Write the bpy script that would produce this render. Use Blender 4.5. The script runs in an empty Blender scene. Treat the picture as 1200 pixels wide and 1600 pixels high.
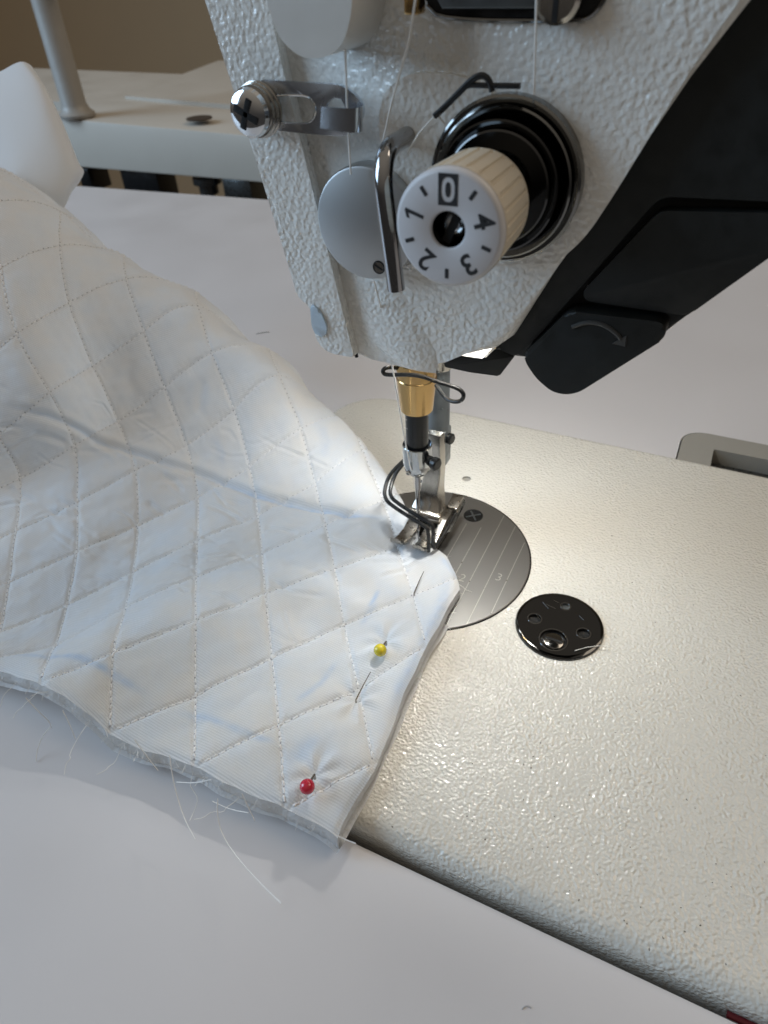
import bpy, bmesh, math, random
import numpy as np
from mathutils import Vector, Matrix
from mathutils.geometry import delaunay_2d_cdt
random.seed(7); RNG = np.random.default_rng(7)
SC = bpy.context.scene
COL = SC.collection
MM = 0.001                      # every length below is written in millimetres

# ------------------------------------------------------------------ camera
cd = bpy.data.cameras.new('camera'); cam = bpy.data.objects.new('camera', cd); COL.objects.link(cam)
cd.sensor_fit = 'VERTICAL'; cd.sensor_height = 24.0; cd.lens = 24.0*1080/1600
cd.clip_start = 0.01; cd.clip_end = 60
_r = ((0.90126, 0.43125, -0.0418), (0.2477, -0.59201, -0.76692), (-0.35548, 0.68084, -0.64038))
cam.matrix_world = Matrix(((_r[0][0], -_r[1][0], -_r[2][0], 0), (_r[0][1], -_r[1][1], -_r[2][1], 0),
                           (_r[0][2], -_r[1][2], -_r[2][2], 154*MM), (0, 0, 0, 1)))
cd.dof.use_dof = True; cd.dof.focus_distance = 0.168; cd.dof.aperture_fstop = 18.0
SC.camera = cam

# ------------------------------------------------------------------ light of the room
W = bpy.data.worlds.new('World'); SC.world = W; W.use_nodes = True
wn, wl_ = W.node_tree.nodes, W.node_tree.links
g_ = wn.new('ShaderNodeTexCoord'); sx_ = wn.new('ShaderNodeSeparateXYZ'); cr_ = wn.new('ShaderNodeValToRGB'); mr_ = wn.new('ShaderNodeMapRange')
wl_.new(g_.outputs['Generated'], sx_.inputs[0]); wl_.new(sx_.outputs['Z'], mr_.inputs[0]); mr_.inputs[1].default_value = -1; mr_.inputs[2].default_value = 1
wl_.new(mr_.outputs[0], cr_.inputs[0]); wl_.new(cr_.outputs[0], wn['Background'].inputs[0])
cr_.color_ramp.elements[0].position = .42; cr_.color_ramp.elements[0].color = (.060, .056, .054, 1)      # dim floor
cr_.color_ramp.elements[1].position = .95; cr_.color_ramp.elements[1].color = (.45, .40, .335, 1)        # pale ceiling
wn['Background'].inputs[1].default_value = 0.62
def area(name, loc, target, sx, sy, power, color):
    l = bpy.data.lights.new(name, 'AREA'); l.shape = 'RECTANGLE'; l.size = sx; l.size_y = sy
    l.energy = power; l.color = color
    o = bpy.data.objects.new(name, l); COL.objects.link(o); o.location = loc
    o.rotation_euler = (Vector(target)-Vector(loc)).to_track_quat('-Z', 'Y').to_euler()
    return o
area('window_light', (-1.55, -0.45, 0.75), (-0.08, 0.12, 0.0), 1.0, 1.0, 20.0, (0.52, 0.745, 1.0))
area('room_light', (1.0, 0.9, 1.5), (-0.05, 0.2, 0.0), 0.9, 0.9, 8.0, (1.0, 0.84, 0.66))
SC.view_settings.view_transform = 'Standard'; SC.view_settings.look = 'None'
SC.view_settings.exposure = 0.18; SC.view_settings.gamma = 1.0

# ------------------------------------------------------------------ materials
def nmat(name):
    m = bpy.data.materials.new(name); m.use_nodes = True
    return m, m.node_tree, m.node_tree.nodes, m.node_tree.links, m.node_tree.nodes['Principled BSDF']
def pm(name, col, rough=0.5, metal=0.0, coat=0.0, spec=0.5, var=0.0, vscale=300, grain=0.0, gscale=4000, aniso=0):
    """plain procedural material: colour with a little mottling, roughness variation and fine grain"""
    m, nt, N, L, b = nmat(name)
    b.inputs['Metallic'].default_value = metal; b.inputs['Coat Weight'].default_value = coat
    b.inputs['Specular IOR Level'].default_value = spec
    tc = N.new('ShaderNodeTexCoord')
    n = N.new('ShaderNodeTexNoise'); n.inputs['Scale'].default_value = vscale; n.inputs['Detail'].default_value = 5
    L.new(tc.outputs['Object'], n.inputs['Vector'])
    mr = N.new('ShaderNodeMapRange'); mr.inputs[1].default_value = .3; mr.inputs[2].default_value = .7
    mr.inputs[3].default_value = max(.02, rough*(1-.25)); mr.inputs[4].default_value = min(1, rough*1.25)
    L.new(n.outputs[0], mr.inputs[0]); L.new(mr.outputs[0], b.inputs['Roughness'])
    mx = N.new('ShaderNodeMix'); mx.data_type = 'RGBA'
    mx.inputs[6].default_value = (*[c*(1-var) for c in col], 1); mx.inputs[7].default_value = (*[min(1, c*(1+var)) for c in col], 1)
    L.new(n.outputs[0], mx.inputs[0]); L.new(mx.outputs[2], b.inputs['Base Color'])
    if grain:
        g = N.new('ShaderNodeTexNoise'); g.inputs['Scale'].default_value = gscale; g.inputs['Detail'].default_value = 2
        L.new(tc.outputs['Object'], g.inputs['Vector'])
        bp = N.new('ShaderNodeBump'); bp.inputs['Strength'].default_value = 1; bp.inputs['Distance'].default_value = grain*MM
        L.new(g.outputs[0], bp.inputs['Height']); L.new(bp.outputs[0], b.inputs['Normal'])
    return m
def paint(name, col, period, height, rough, fine=.25, stretch=(1, 1, 1), dirt=0.0):
    """thick wrinkle-finish enamel on cast metal"""
    m, nt, N, L, b = nmat(name)
    tc = N.new('ShaderNodeTexCoord')
    mp = N.new('ShaderNodeMapping'); mp.inputs['Scale'].default_value = stretch
    L.new(tc.outputs['Object'], mp.inputs[0])
    n1 = N.new('ShaderNodeTexNoise'); n1.inputs['Scale'].default_value = 1000/period; n1.inputs['Detail'].default_value = .6
    n1.inputs['Roughness'].default_value = .45; n1.inputs['Distortion'].default_value = .15
    L.new(mp.outputs[0], n1.inputs['Vector'])
    v = N.new('ShaderNodeTexVoronoi'); v.feature = 'SMOOTH_F1'; v.inputs['Scale'].default_value = 1000/(period*1.25)
    v.inputs['Smoothness'].default_value = 1
    L.new(mp.outputs[0], v.inputs['Vector'])
    ad = N.new('ShaderNodeMath'); ad.operation = 'MULTIPLY_ADD'; ad.inputs[1].default_value = -.35
    L.new(v.outputs['Distance'], ad.inputs[0]); L.new(n1.outputs[0], ad.inputs[2])
    big = N.new('ShaderNodeTexNoise'); big.inputs['Scale'].default_value = 70; big.inputs['Detail'].default_value = 3
    L.new(tc.outputs['Object'], big.inputs['Vector'])
    hr = N.new('ShaderNodeMapRange'); hr.inputs[1].default_value = .3; hr.inputs[2].default_value = .7; hr.inputs[3].default_value = .55; hr.inputs[4].default_value = 1.15
    L.new(big.outputs[0], hr.inputs[0])
    ml = N.new('ShaderNodeMath'); ml.operation = 'MULTIPLY'; L.new(ad.outputs[0], ml.inputs[0]); L.new(hr.outputs[0], ml.inputs[1])
    bp = N.new('ShaderNodeBump'); bp.inputs['Strength'].default_value = 1; bp.inputs['Distance'].default_value = height*MM
    L.new(ml.outputs[0], bp.inputs['Height']); L.new(bp.outputs[0], b.inputs['Normal'])
    mx = N.new('ShaderNodeMix'); mx.data_type = 'RGBA'
    mx.inputs[6].default_value = (*[c*.93 for c in col], 1); mx.inputs[7].default_value = (*col, 1)
    L.new(big.outputs[0], mx.inputs[0])
    last = mx.outputs[2]
    if dirt:
        sp = N.new('ShaderNodeTexNoise'); sp.inputs['Scale'].default_value = 900; sp.inputs['Detail'].default_value = 1
        L.new(tc.outputs['Object'], sp.inputs['Vector'])
        th = N.new('ShaderNodeMapRange'); th.inputs[1].default_value = .76; th.inputs[2].default_value = .80; th.inputs[3].default_value = 0; th.inputs[4].default_value = dirt
        L.new(sp.outputs[0], th.inputs[0])
        m2 = N.new('ShaderNodeMix'); m2.data_type = 'RGBA'; L.new(th.outputs[0], m2.inputs[0]); L.new(last, m2.inputs[6])
        m2.inputs[7].default_value = (.12, .10, .08, 1); last = m2.outputs[2]
    L.new(last, b.inputs['Base Color'])
    b.inputs['Roughness'].default_value = rough
    return m
def brushed(name, col, rough, axis, scale=9000, depth=.004, metal=1.0):
    m, nt, N, L, b = nmat(name)
    tc = N.new('ShaderNodeTexCoord'); mp = N.new('ShaderNodeMapping')
    s = [1, 1, 1]; s[axis] = .03; mp.inputs['Scale'].default_value = s
    L.new(tc.outputs['Object'], mp.inputs[0])
    n = N.new('ShaderNodeTexNoise'); n.inputs['Scale'].default_value = scale; n.inputs['Detail'].default_value = 3
    L.new(mp.outputs[0], n.inputs['Vector'])
    bp = N.new('ShaderNodeBump'); bp.inputs['Strength'].default_value = 1; bp.inputs['Distance'].default_value = depth*MM
    L.new(n.outputs[0], bp.inputs['Height']); L.new(bp.outputs[0], b.inputs['Normal'])
    b.inputs['Base Color'].default_value = (*col, 1); b.inputs['Metallic'].default_value = metal; b.inputs['Roughness'].default_value = rough
    return m
M = {}
M['bed'] = paint('bed_enamel', (.69, .67, .61), .80, .46, .10, dirt=.8)
M['head'] = paint('head_enamel', (.83, .815, .77), .88, .42, .20)
M['smooth_white'] = pm('smooth_white_enamel', (.64, .62, .58), .4, var=.03, grain=.01, gscale=1500)
M['chrome'] = pm('chrome', (.70, .71, .72), .09, 1, vscale=900)
M['pin_rod'] = pm('guide_pin_steel', (.36, .36, .37), .11, 1, vscale=700)
M['steel'] = pm('polished_steel', (.44, .42, .385), .2, 1, vscale=700, grain=.002)
M['satin_chrome'] = pm('satin_chrome', (.54, .56, .59), .26, 1, vscale=120)
M['satin'] = brushed('satin_aluminium', (.50, .51, .51), .42, 0, 7000, .003)
M['plate'] = brushed('needle_plate_steel', (.31, .31, .305), .40, 1, 6000, .004)
M['dark_steel'] = pm('dark_oiled_steel', (.10, .105, .105), .3, .9, vscale=500)
M['grey_steel'] = pm('grey_steel_bar', (.17, .19, .20), .36, .85, vscale=500)
M['black_chrome'] = pm('black_nickel', (.07, .07, .07), .08, 1, coat=.15, vscale=300)
M['disc_chrome'] = pm('smoked_chrome', (.20, .20, .195), .13, 1, vscale=900)
M['black_wire'] = pm('blackened_wire', (.018, .018, .018), .3, .3)
M['needle_bar'] = pm('black_needle_bar', (.010, .011, .012), .22, .2)
M['brass'] = brushed('turned_brass', (.56, .37, .16), .2, 0, 5000, .010)
M['black_plastic'] = pm('black_plastic', (.011, .0125, .012), .52, 0, spec=.35, var=.1, grain=.012, gscale=3500)
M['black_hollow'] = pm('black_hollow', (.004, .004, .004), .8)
M['dial_face'] = pm('dial_face_plastic', (.60, .59, .60), .42, 0, var=.02)
M['dial_side'] = pm('cream_plastic', (.60, .53, .42), .45, 0, var=.03)
M['ink'] = pm('black_ink', (.02, .02, .022), .6)
M['line_mark'] = pm('engraved_mark', (.62, .61, .58), .35, .8)
M['thread'] = pm('white_thread', (.82, .80, .76), .8)
M['stitch'] = pm('stitching_thread', (.80, .80, .80), .8)
M['table'] = pm('white_laminate', (.62, .607, .615), .40, 0, var=.03, vscale=22)
M['shelf'] = pm('painted_board', (.52, .47, .40), .55, 0, var=.03, vscale=20)
M['post'] = pm('grey_post_paint', (.33, .31, .28), .5, .1, var=.04)
M['wall'] = pm('beige_wall', (.56, .43, .28), .9, 0, var=.04, vscale=6)
M['scuff'] = pm('faint_scuff', (.42, .42, .43), .5)
M['clamp_steel'] = pm('clamp_steel', (.42, .44, .455), .13, 1, vscale=700)
M['foot_side'] = pm('worn_foot_steel', (.30, .285, .26), .3, 1, vscale=600, grain=.003)
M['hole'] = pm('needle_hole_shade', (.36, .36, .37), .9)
M['grey_plastic'] = pm('grey_plastic', (.30, .29, .26), .55, 0, var=.05, grain=.02, gscale=1500)
M['pocket'] = pm('dusty_pocket', (.07, .06, .045), .7, 0, var=.4, vscale=150)
M['brown_hole'] = pm('brown_hole_shade', (.05, .032, .018), .8)
M['arrow'] = pm('worn_arrow', (.045, .045, .043), .5)
M['blue_glint'] = pm('pale_blue_glint', (.52, .62, .70), .25, 0, coat=.4)  # bluish glint put into the colour
M['red'] = pm('red_rubber', (.13, .004, .010), .5)
M['batting'] = pm('fluffy_batting', (.76, .79, .83), 1, 0, var=.08, vscale=900, grain=.5, gscale=1600)
M['pin_steel'] = pm('pin_steel', (.32, .30, .27), .25, 1)
def pearl(name, col):
    m, nt, N, L, b = nmat(name)
    b.inputs['Base Color'].default_value = (*col, 1); b.inputs['Roughness'].default_value = .22
    b.inputs['Coat Weight'].default_value = .7; b.inputs['Coat Roughness'].default_value = .08
    b.inputs['Subsurface Weight'].default_value = .25; b.inputs['Subsurface Radius'].default_value = (1, .6, .2); b.inputs['Subsurface Scale'].default_value = .001
    return m
M['pin_yellow'] = pearl('yellow_pearl', (.62, .52, .02)); M['pin_red'] = pearl('red_pearl', (.55, .012, .045))
def glow(name, col, s):
    m, nt, N, L, b = nmat(name)
    b.inputs['Emission Color'].default_value = (*col, 1); b.inputs['Emission Strength'].default_value = s
    return m
M['led'] = glow('led_lens', (1, .95, .86), 60)
def cloth_mat():
    m, nt, N, L, b = nmat('white_cotton')
    uv = N.new('ShaderNodeUVMap'); uv.uv_map = 'fabric_mm'
    def wave(rot, scale, dist):
        mp = N.new('ShaderNodeMapping'); mp.inputs['Rotation'].default_value = (0, 0, rot); L.new(uv.outputs[0], mp.inputs[0])
        w = N.new('ShaderNodeTexWave'); w.wave_type = 'BANDS'; w.bands_direction = 'Y'; w.inputs['Scale'].default_value = scale
        w.inputs['Distortion'].default_value = dist; w.inputs['Detail'].default_value = 2; w.inputs['Detail Scale'].default_value = .4
        L.new(mp.outputs[0], w.inputs['Vector']); return w.outputs['Color']
    w1 = wave(.10, .50, .9); w2 = wave(1.67, .60, .9)
    a = N.new('ShaderNodeMath'); a.operation = 'MULTIPLY_ADD'; a.inputs[1].default_value = .35
    L.new(w2, a.inputs[0]); L.new(w1, a.inputs[2])
    n = N.new('ShaderNodeTexNoise'); n.inputs['Scale'].default_value = 1.1; n.inputs['Detail'].default_value = 4; L.new(uv.outputs[0], n.inputs['Vector'])
    a2 = N.new('ShaderNodeMath'); a2.operation = 'MULTIPLY_ADD'; a2.inputs[1].default_value = .6
    L.new(n.outputs[0], a2.inputs[0]); L.new(a.outputs[0], a2.inputs[2])
    bp = N.new('ShaderNodeBump'); bp.inputs['Strength'].default_value = 1; bp.inputs['Distance'].default_value = .075*MM
    L.new(a2.outputs[0], bp.inputs['Height']); L.new(bp.outputs[0], b.inputs['Normal'])
    at = N.new('ShaderNodeAttribute'); at.attribute_name = 'marker'
    big = N.new('ShaderNodeTexNoise'); big.inputs['Scale'].default_value = .09; big.inputs['Detail'].default_value = 4; L.new(uv.outputs[0], big.inputs['Vector'])
    base = N.new('ShaderNodeMix'); base.data_type = 'RGBA'
    base.inputs[6].default_value = (.77, .77, .765, 1); base.inputs[7].default_value = (.735, .77, .81, 1)
    mr = N.new('ShaderNodeMapRange'); mr.inputs[1].default_value = .38; mr.inputs[2].default_value = .62; L.new(big.outputs[0], mr.inputs[0]); L.new(mr.outputs[0], base.inputs[0])
    mk = N.new('ShaderNodeMix'); mk.data_type = 'RGBA'; mk.inputs[7].default_value = (.36, .54, .80, 1)
    br = N.new('ShaderNodeTexNoise'); br.inputs['Scale'].default_value = .35; br.inputs['Detail'].default_value = 5; L.new(uv.outputs[0], br.inputs['Vector'])
    bm_ = N.new('ShaderNodeMath'); bm_.operation = 'MULTIPLY'; L.new(at.outputs['Fac'], bm_.inputs[0]); L.new(br.outputs[0], bm_.inputs[1])
    L.new(bm_.outputs[0], mk.inputs[0]); L.new(base.outputs[2], mk.inputs[6])
    wv = N.new('ShaderNodeMapRange'); wv.inputs[1].default_value = 0; wv.inputs[2].default_value = 1.5; wv.inputs[3].default_value = .86; wv.inputs[4].default_value = 1.04
    L.new(a2.outputs[0], wv.inputs[0])
    wm = N.new('ShaderNodeMix'); wm.data_type = 'RGBA'; wm.blend_type = 'MULTIPLY'; wm.inputs[0].default_value = 1
    L.new(mk.outputs[2], wm.inputs[6]); L.new(wv.outputs[0], wm.inputs[7]); L.new(wm.outputs[2], b.inputs['Base Color'])
    b.inputs['Roughness'].default_value = .75; b.inputs['Sheen Weight'].default_value = .25; b.inputs['Sheen Roughness'].default_value = .4
    b.inputs['Specular IOR Level'].default_value = .25
    return m
M['cloth'] = cloth_mat()
def let_through(m, fac, col):
    """thin cloth: part of the light goes through it"""
    N, L = m.node_tree.nodes, m.node_tree.links; b = N['Principled BSDF']; o = N['Material Output']
    t = N.new('ShaderNodeBsdfTranslucent'); t.inputs[0].default_value = (*col, 1); mx = N.new('ShaderNodeMixShader'); mx.inputs[0].default_value = fac
    L.new(b.outputs[0], mx.inputs[1]); L.new(t.outputs[0], mx.inputs[2]); L.new(mx.outputs[0], o.inputs[0])
let_through(M['cloth'], .22, (.92, .90, .86)); let_through(M['batting'], .45, (.93, .90, .84))

# ------------------------------------------------------------------ builders
def root_of(o):
    while o.parent: o = o.parent
    return o
class MB:
    def __init__(s): s.bm = bmesh.new()
    def build(s, name, mat, parent=None, ang=32, smooth=True, loc=None):
        bmesh.ops.remove_doubles(s.bm, verts=s.bm.verts, dist=1e-4)
        bmesh.ops.recalc_face_normals(s.bm, faces=s.bm.faces)
        off = Vector((0, 0, 0))
        if parent is not None: off = root_of(parent)['_base'] if False else BASE[root_of(parent).name]
        elif loc is not None: off = Vector(loc)
        for v in s.bm.verts: v.co = (v.co-off)*MM
        if smooth:
            for f in s.bm.faces: f.smooth = True
            for e in s.bm.edges:
                if len(e.link_faces) == 2 and e.calc_face_angle(0) > math.radians(ang): e.smooth = False
        me = bpy.data.meshes.new(name); s.bm.to_mesh(me); s.bm.free()
        me.materials.append(M[mat] if isinstance(mat, str) else mat)
        o = bpy.data.objects.new(name, me); COL.objects.link(o)
        if parent is not None: o.parent = parent
        elif loc is not None:
            o.location = off*MM; BASE[o.name] = off
        else: BASE[o.name] = off
        return o
    # ---- shapes
    def prism(s, loop, vec, bevel=0, seg=2, holes=(), both=False):
        """loop: 3D points in one plane; extruded along vec; the edge of the near face is rounded by bevel"""
        t = bmesh.new(); loop = [Vector(p) for p in loop]; vec = Vector(vec)
        if not holes:
            a = [t.verts.new(p) for p in loop]; b = [t.verts.new(p+vec) for p in loop]
            fa = t.faces.new(a); fb = t.faces.new(b[::-1]); n = len(a)
            for i in range(n): t.faces.new((a[i], b[i], b[(i+1) % n], a[(i+1) % n]))
            rim = list(fa.edges) + (list(fb.edges) if both else [])
        else:
            nrm = vec.normalized(); ux = (loop[1]-loop[0]).normalized(); uy = nrm.cross(ux); o0 = loop[0]
            rings = [loop]+[[Vector(p) for p in h] for h in holes]
            p2 = []; ed = []
            for r in rings:
                k = len(p2)
                for p in r: p2.append(Vector(((p-o0).dot(ux), (p-o0).dot(uy))))
                ed += [(k+i, k+(i+1) % len(r)) for i in range(len(r))]
            ov, oe, of, _, _, _ = delaunay_2d_cdt(p2, ed, [], 0, 1e-6)
            def inside(c, r):
                w = False; k = len(r)
                for i in range(k):
                    a1, b1 = r[i], r[(i+1) % k]
                    if (a1.y > c.y) != (b1.y > c.y) and c.x < (b1.x-a1.x)*(c.y-a1.y)/(b1.y-a1.y)+a1.x: w = not w
                return w
            r2 = []; k = 0
            for r in rings: r2.append(p2[k:k+len(r)]); k += len(r)
            va = [t.verts.new(o0+ux*p.x+uy*p.y) for p in ov]; vb = [t.verts.new(o0+ux*p.x+uy*p.y+vec) for p in ov]
            for f in of:
                c = sum((ov[i] for i in f), Vector((0, 0)))/len(f)
                if inside(c, r2[0]) and not any(inside(c, h) for h in r2[1:]):
                    t.faces.new([va[i] for i in f]); t.faces.new([vb[i] for i in f][::-1])
            for e in [e for e in t.edges if len(e.link_faces) == 1 and e.verts[0] in set(va)]:
                i, j = va.index(e.verts[0]), va.index(e.verts[1]); t.faces.new((va[i], va[j], vb[j], vb[i]))
            sa = set(va); rim = [e for e in t.edges if e.verts[0] in sa and e.verts[1] in sa and any(not all(v in sa for v in f.verts) for f in e.link_faces)]
        if bevel: bmesh.ops.bevel(t, geom=rim, offset=bevel, segments=seg, profile=.5, affect='EDGES', clamp_overlap=True)
        me = bpy.data.meshes.new('tmp'); t.to_mesh(me); t.free(); s.bm.from_mesh(me); bpy.data.meshes.remove(me)
        return s
    def lathe(s, prof, o, axis, n=40, cap=True):
        """prof: (distance along axis, radius) pairs"""
        o = Vector(o); ax = Vector(axis).normalized(); u = ax.orthogonal().normalized(); v = ax.cross(u); rows = []
        for h, r in prof:
            if r < 1e-6: rows.append([s.bm.verts.new(o+ax*h)])
            else: rows.append([s.bm.verts.new(o+ax*h+(u*math.cos(2*math.pi*k/n)+v*math.sin(2*math.pi*k/n))*r) for k in range(n)])
        for a, b in zip(rows, rows[1:]):
            for k in range(n):
                q = [a[k % len(a)], a[(k+1) % len(a)], b[(k+1) % len(b)], b[k % len(b)]]
                q = list(dict.fromkeys(q))
                if len(q) > 2: s.bm.faces.new(q)
        if cap:
            if len(rows[0]) > 1: s.bm.faces.new(rows[0])
            if len(rows[-1]) > 1: s.bm.faces.new(rows[-1][::-1])
        return s
    def tube(s, pts, r, n=10, smooth=0, closed=False, taper=None):
        P = [Vector(p) for p in pts]
        for _ in range(smooth):
            Q = [P[0]]
            for a, b in zip(P, P[1:]): Q += [a.lerp(b, .25), a.lerp(b, .75)]
            Q.append(P[-1]); P = Q
        m = len(P); T = []
        for i in range(m): T.append((P[min(i+1, m-1)]-P[max(i-1, 0)]).normalized())
        u = T[0].orthogonal().normalized(); rows = []
        for i in range(m):
            u = (u-T[i]*u.dot(T[i])).normalized(); v = T[i].cross(u)
            rr = r if taper is None else r*(1+(taper-1)*i/(m-1))
            rows.append([s.bm.verts.new(P[i]+(u*math.cos(2*math.pi*k/n)+v*math.sin(2*math.pi*k/n))*rr) for k in range(n)])
        for a, b in zip(rows, rows[1:]):
            for k in range(n): s.bm.faces.new((a[k], a[(k+1) % n], b[(k+1) % n], b[k]))
        s.bm.faces.new(rows[0]); s.bm.faces.new(rows[-1][::-1])
        return s
    def box(s, c, d, bevel=0, rot=None):
        t = bmesh.new(); bmesh.ops.create_cube(t, size=1)
        for v in t.verts: v.co = Vector((v.co.x*d[0], v.co.y*d[1], v.co.z*d[2]))
        if bevel: bmesh.ops.bevel(t, geom=list(t.edges), offset=bevel, segments=2, profile=.5, affect='EDGES')
        for v in t.verts: v.co = (rot @ v.co if rot else v.co)+Vector(c)
        me = bpy.data.meshes.new('tmp'); t.to_mesh(me); t.free(); s.bm.from_mesh(me); bpy.data.meshes.remove(me)
        return s
    def loft(s, loops, cap0=True, cap1=True):
        rows = [[s.bm.verts.new(p) for p in l] for l in loops]; n = len(rows[0])
        for a, b in zip(rows, rows[1:]):
            for k in range(n): s.bm.faces.new((a[k], a[(k+1) % n], b[(k+1) % n], b[k]))
        if cap0: s.bm.faces.new(rows[0])
        if cap1: s.bm.faces.new(rows[-1][::-1])
        return s
    def sheet(s, G):
        rows = [[s.bm.verts.new(p) for p in r] for r in G]
        for a, b in zip(rows, rows[1:]):
            for k in range(len(a)-1): s.bm.faces.new((a[k], a[k+1], b[k+1], b[k]))
        return s
BASE = {}
def thing(name, loc, label, cat, group=None):
    o = bpy.data.objects.new(name, None); COL.objects.link(o); o.location = Vector(loc)*MM; o.empty_display_size = .01
    BASE[o.name] = Vector(loc); o['label'] = label; o['category'] = cat
    if group: o['group'] = group
    return o
def tag(o, label, cat, group=None):
    o['label'] = label; o['category'] = cat
    if group: o['group'] = group
    return o
def atY(pts, y): return [(p[0], y, p[2]) for p in pts]
def rounded(pts, r, n=5):
    """round the corners of a closed 3D loop; r one number or one per corner"""
    P = [Vector(p) for p in pts]; m = len(P); out = []
    R = r if isinstance(r, (list, tuple)) else [r]*m
    for i in range(m):
        a, b, c = P[i-1], P[i], P[(i+1) % m]; d1 = (a-b); d2 = (c-b)
        rr = min(R[i], d1.length*.45, d2.length*.45)
        if rr < 1e-3: out.append(b); continue
        p, q = b+d1.normalized()*rr, b+d2.normalized()*rr
        for k in range(n+1):
            t = k/n; out.append(p.lerp(b, t).lerp(b.lerp(q, t), t))
    return out
def rrect(x0, x1, y0, y1, r, z, n=6):
    out = []
    for cx, cy, a in ((x1-r, y1-r, 0), (x0+r, y1-r, 90), (x0+r, y0+r, 180), (x1-r, y0+r, 270)):
        for k in range(n+1):
            t = math.radians(a+90*k/n); out.append((cx+r*math.cos(t), cy+r*math.sin(t), z))
    return out
def circ(c, r, n=28, plane='z', ph=0):
    o = []
    for k in range(n):
        a = 2*math.pi*k/n+ph; p, q = r*math.cos(a), r*math.sin(a)
        o.append((c[0]+p, c[1]+q, c[2]) if plane == 'z' else (c[0]+p, c[1], c[2]+q))
    return o
def text_mesh(ch, size, depth, place, name, mat, parent, bold=0.0):
    cu = bpy.data.curves.new('glyph', 'FONT'); cu.body = ch; cu.size = size; cu.align_x = 'CENTER'; cu.align_y = 'CENTER'; cu.extrude = depth; cu.offset = bold
    cu.resolution_u = 3
    o = bpy.data.objects.new('glyph', cu); COL.objects.link(o)
    dg = bpy.context.evaluated_depsgraph_get(); me = bpy.data.meshes.new_from_object(o.evaluated_get(dg))
    bpy.data.objects.remove(o); bpy.data.curves.remove(cu)
    b = MB(); b.bm.from_mesh(me); bpy.data.meshes.remove(me)
    for v in b.bm.verts: v.co = place @ v.co
    return b.build(name, mat, parent, smooth=False)

# ------------------------------------------------------------------ setting: wall, table
wl = MB().box((-1500, 2350, 400), (16000, 40, 3600)).build('wall', 'wall'); wl['kind'] = 'structure'
TZ = -5.5
table = thing('sewing_table', (-100, 150, -40), 'white laminate sewing table the machine bed is sunk into', 'table')
BX0, BX1, BY0, BY1 = -136.0, 235.0, 62.4, 236.5
out = [(-950, -70, TZ), (620, -70, TZ), (620, 566, TZ), (-950, 437, TZ)]
cut = rrect(BX0-1.3, BX1+1.3, BY0-2.4, BY1+1.0, 20, TZ)
hx0, hx1, hy1 = 2.0, 80, 264                     # the hinge cushion sits in a notch of the same cut-out
k_ = next(i for i, p in enumerate(cut) if p[0] < 0 and p[1] > 200)
cut[k_:k_] = [(hx1+.5, BY1+1.0, TZ)]+[p for p in rrect(hx0-.5, hx1+.5, hy1-40, hy1+.5, 9, TZ) if p[1] > BY1+3]+[(hx0-.5, BY1+3.5, TZ), (hx0-1.4, BY1+1.7, TZ), (hx0-3.5, BY1+1.0, TZ)]
MB().prism(out, (0, 0, -34), holes=[cut]).build('table_top', 'table', table)
MB().tube([(-214.5, 275.8, -5.3), (-212.8, 278, -5.3), (-210.6, 279.7, -5.3), (-209, 280.3, -5.3)], .12, 6, 1).build('pencil_mark', 'ink', table)
MB().tube([(0.4, 45.3, -5.4), (0.61, 45.86, -5.4), (1.24, 46.27, -5.4), (1.89, 46.22, -5.4)], .14, 6, 1).build('scuff_mark', 'scuff', table)
# ------------------------------------------------------------------ sewing machine: bed
mach = thing('sewing_machine', (-67.3, 152, 0), 'white industrial sewing machine with textured enamel bed and numbered tension dial', 'sewing machine')
def bed_loop(ins, z): return rrect(BX0+ins, BX1-ins, BY0+ins, BY1-ins, 22-ins*.8, z, 10)
hole = circ((-65.7, 192.6, 0), 1.6, 20)
R_ = 4.2; loops = [bed_loop(2.5, -42), bed_loop(0, -R_)]
for k in range(1, 8):
    a = math.radians(90*k/7); loops.append(bed_loop(R_*(1-math.cos(a)), -R_+R_*math.sin(a)))
b = MB().loft(loops, True, False)
t_ = MB().prism([(p[0], p[1], 0) for p in loops[-1]], (0, 0, -6), holes=[hole])
for f in list(t_.bm.faces):
    if f.calc_center_median().z > -.01: b.bm.faces.new([b.bm.verts.new(v.co) for v in f.verts])
t_.bm.free()
bed = b.build('bed', 'bed', mach, ang=50)
MB().lathe([(-.7, .0), (-.7, 1.55), (-.1, 1.58)], (-65.7, 192.6, 0), (0, 0, 1), 20, False).build('bed_hole', 'grey_plastic', bed)
# needle plate
PC = (-63.0, 150.4)
b = MB().lathe([(-.3, 0), (-.3, 32.1), (.22, 32.1), (.36, 31.9), (.36, 0)], (PC[0], PC[1], 0), (0, 0, 1), 96)
npl = b.build('needle_plate', 'plate', mach)
MB().lathe([(-.3, 32.1), (.12, 32.12), (.12, 32.55), (-.3, 32.6)], (PC[0], PC[1], 0), (0, 0, 1), 96, False).build('plate_seam', 'black_hollow', npl)
for lx, ya, yb in ((-56.9, 168.6, 121.5), (-51.7, 168.6, 121.5), (-46.6, 177.4, 123.0), (-41.4, 173.6, 127.0), (-36.3, 167.0, 133.3)):
    MB().box((lx, (ya+yb)/2, .37), (.17, ya-yb, .03)).build('engraved_line', 'line_mark', npl)
for ch, p in (('3', (-38.9, 148.6)), ('2', (-49.1, 143.9))):
    text_mesh(ch, 4.6, .02, Matrix.Translation((p[0], p[1], .39)), 'engraved_numeral', 'line_mark', npl, -.09)
sx, sy = -56.2, 173.4
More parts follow.
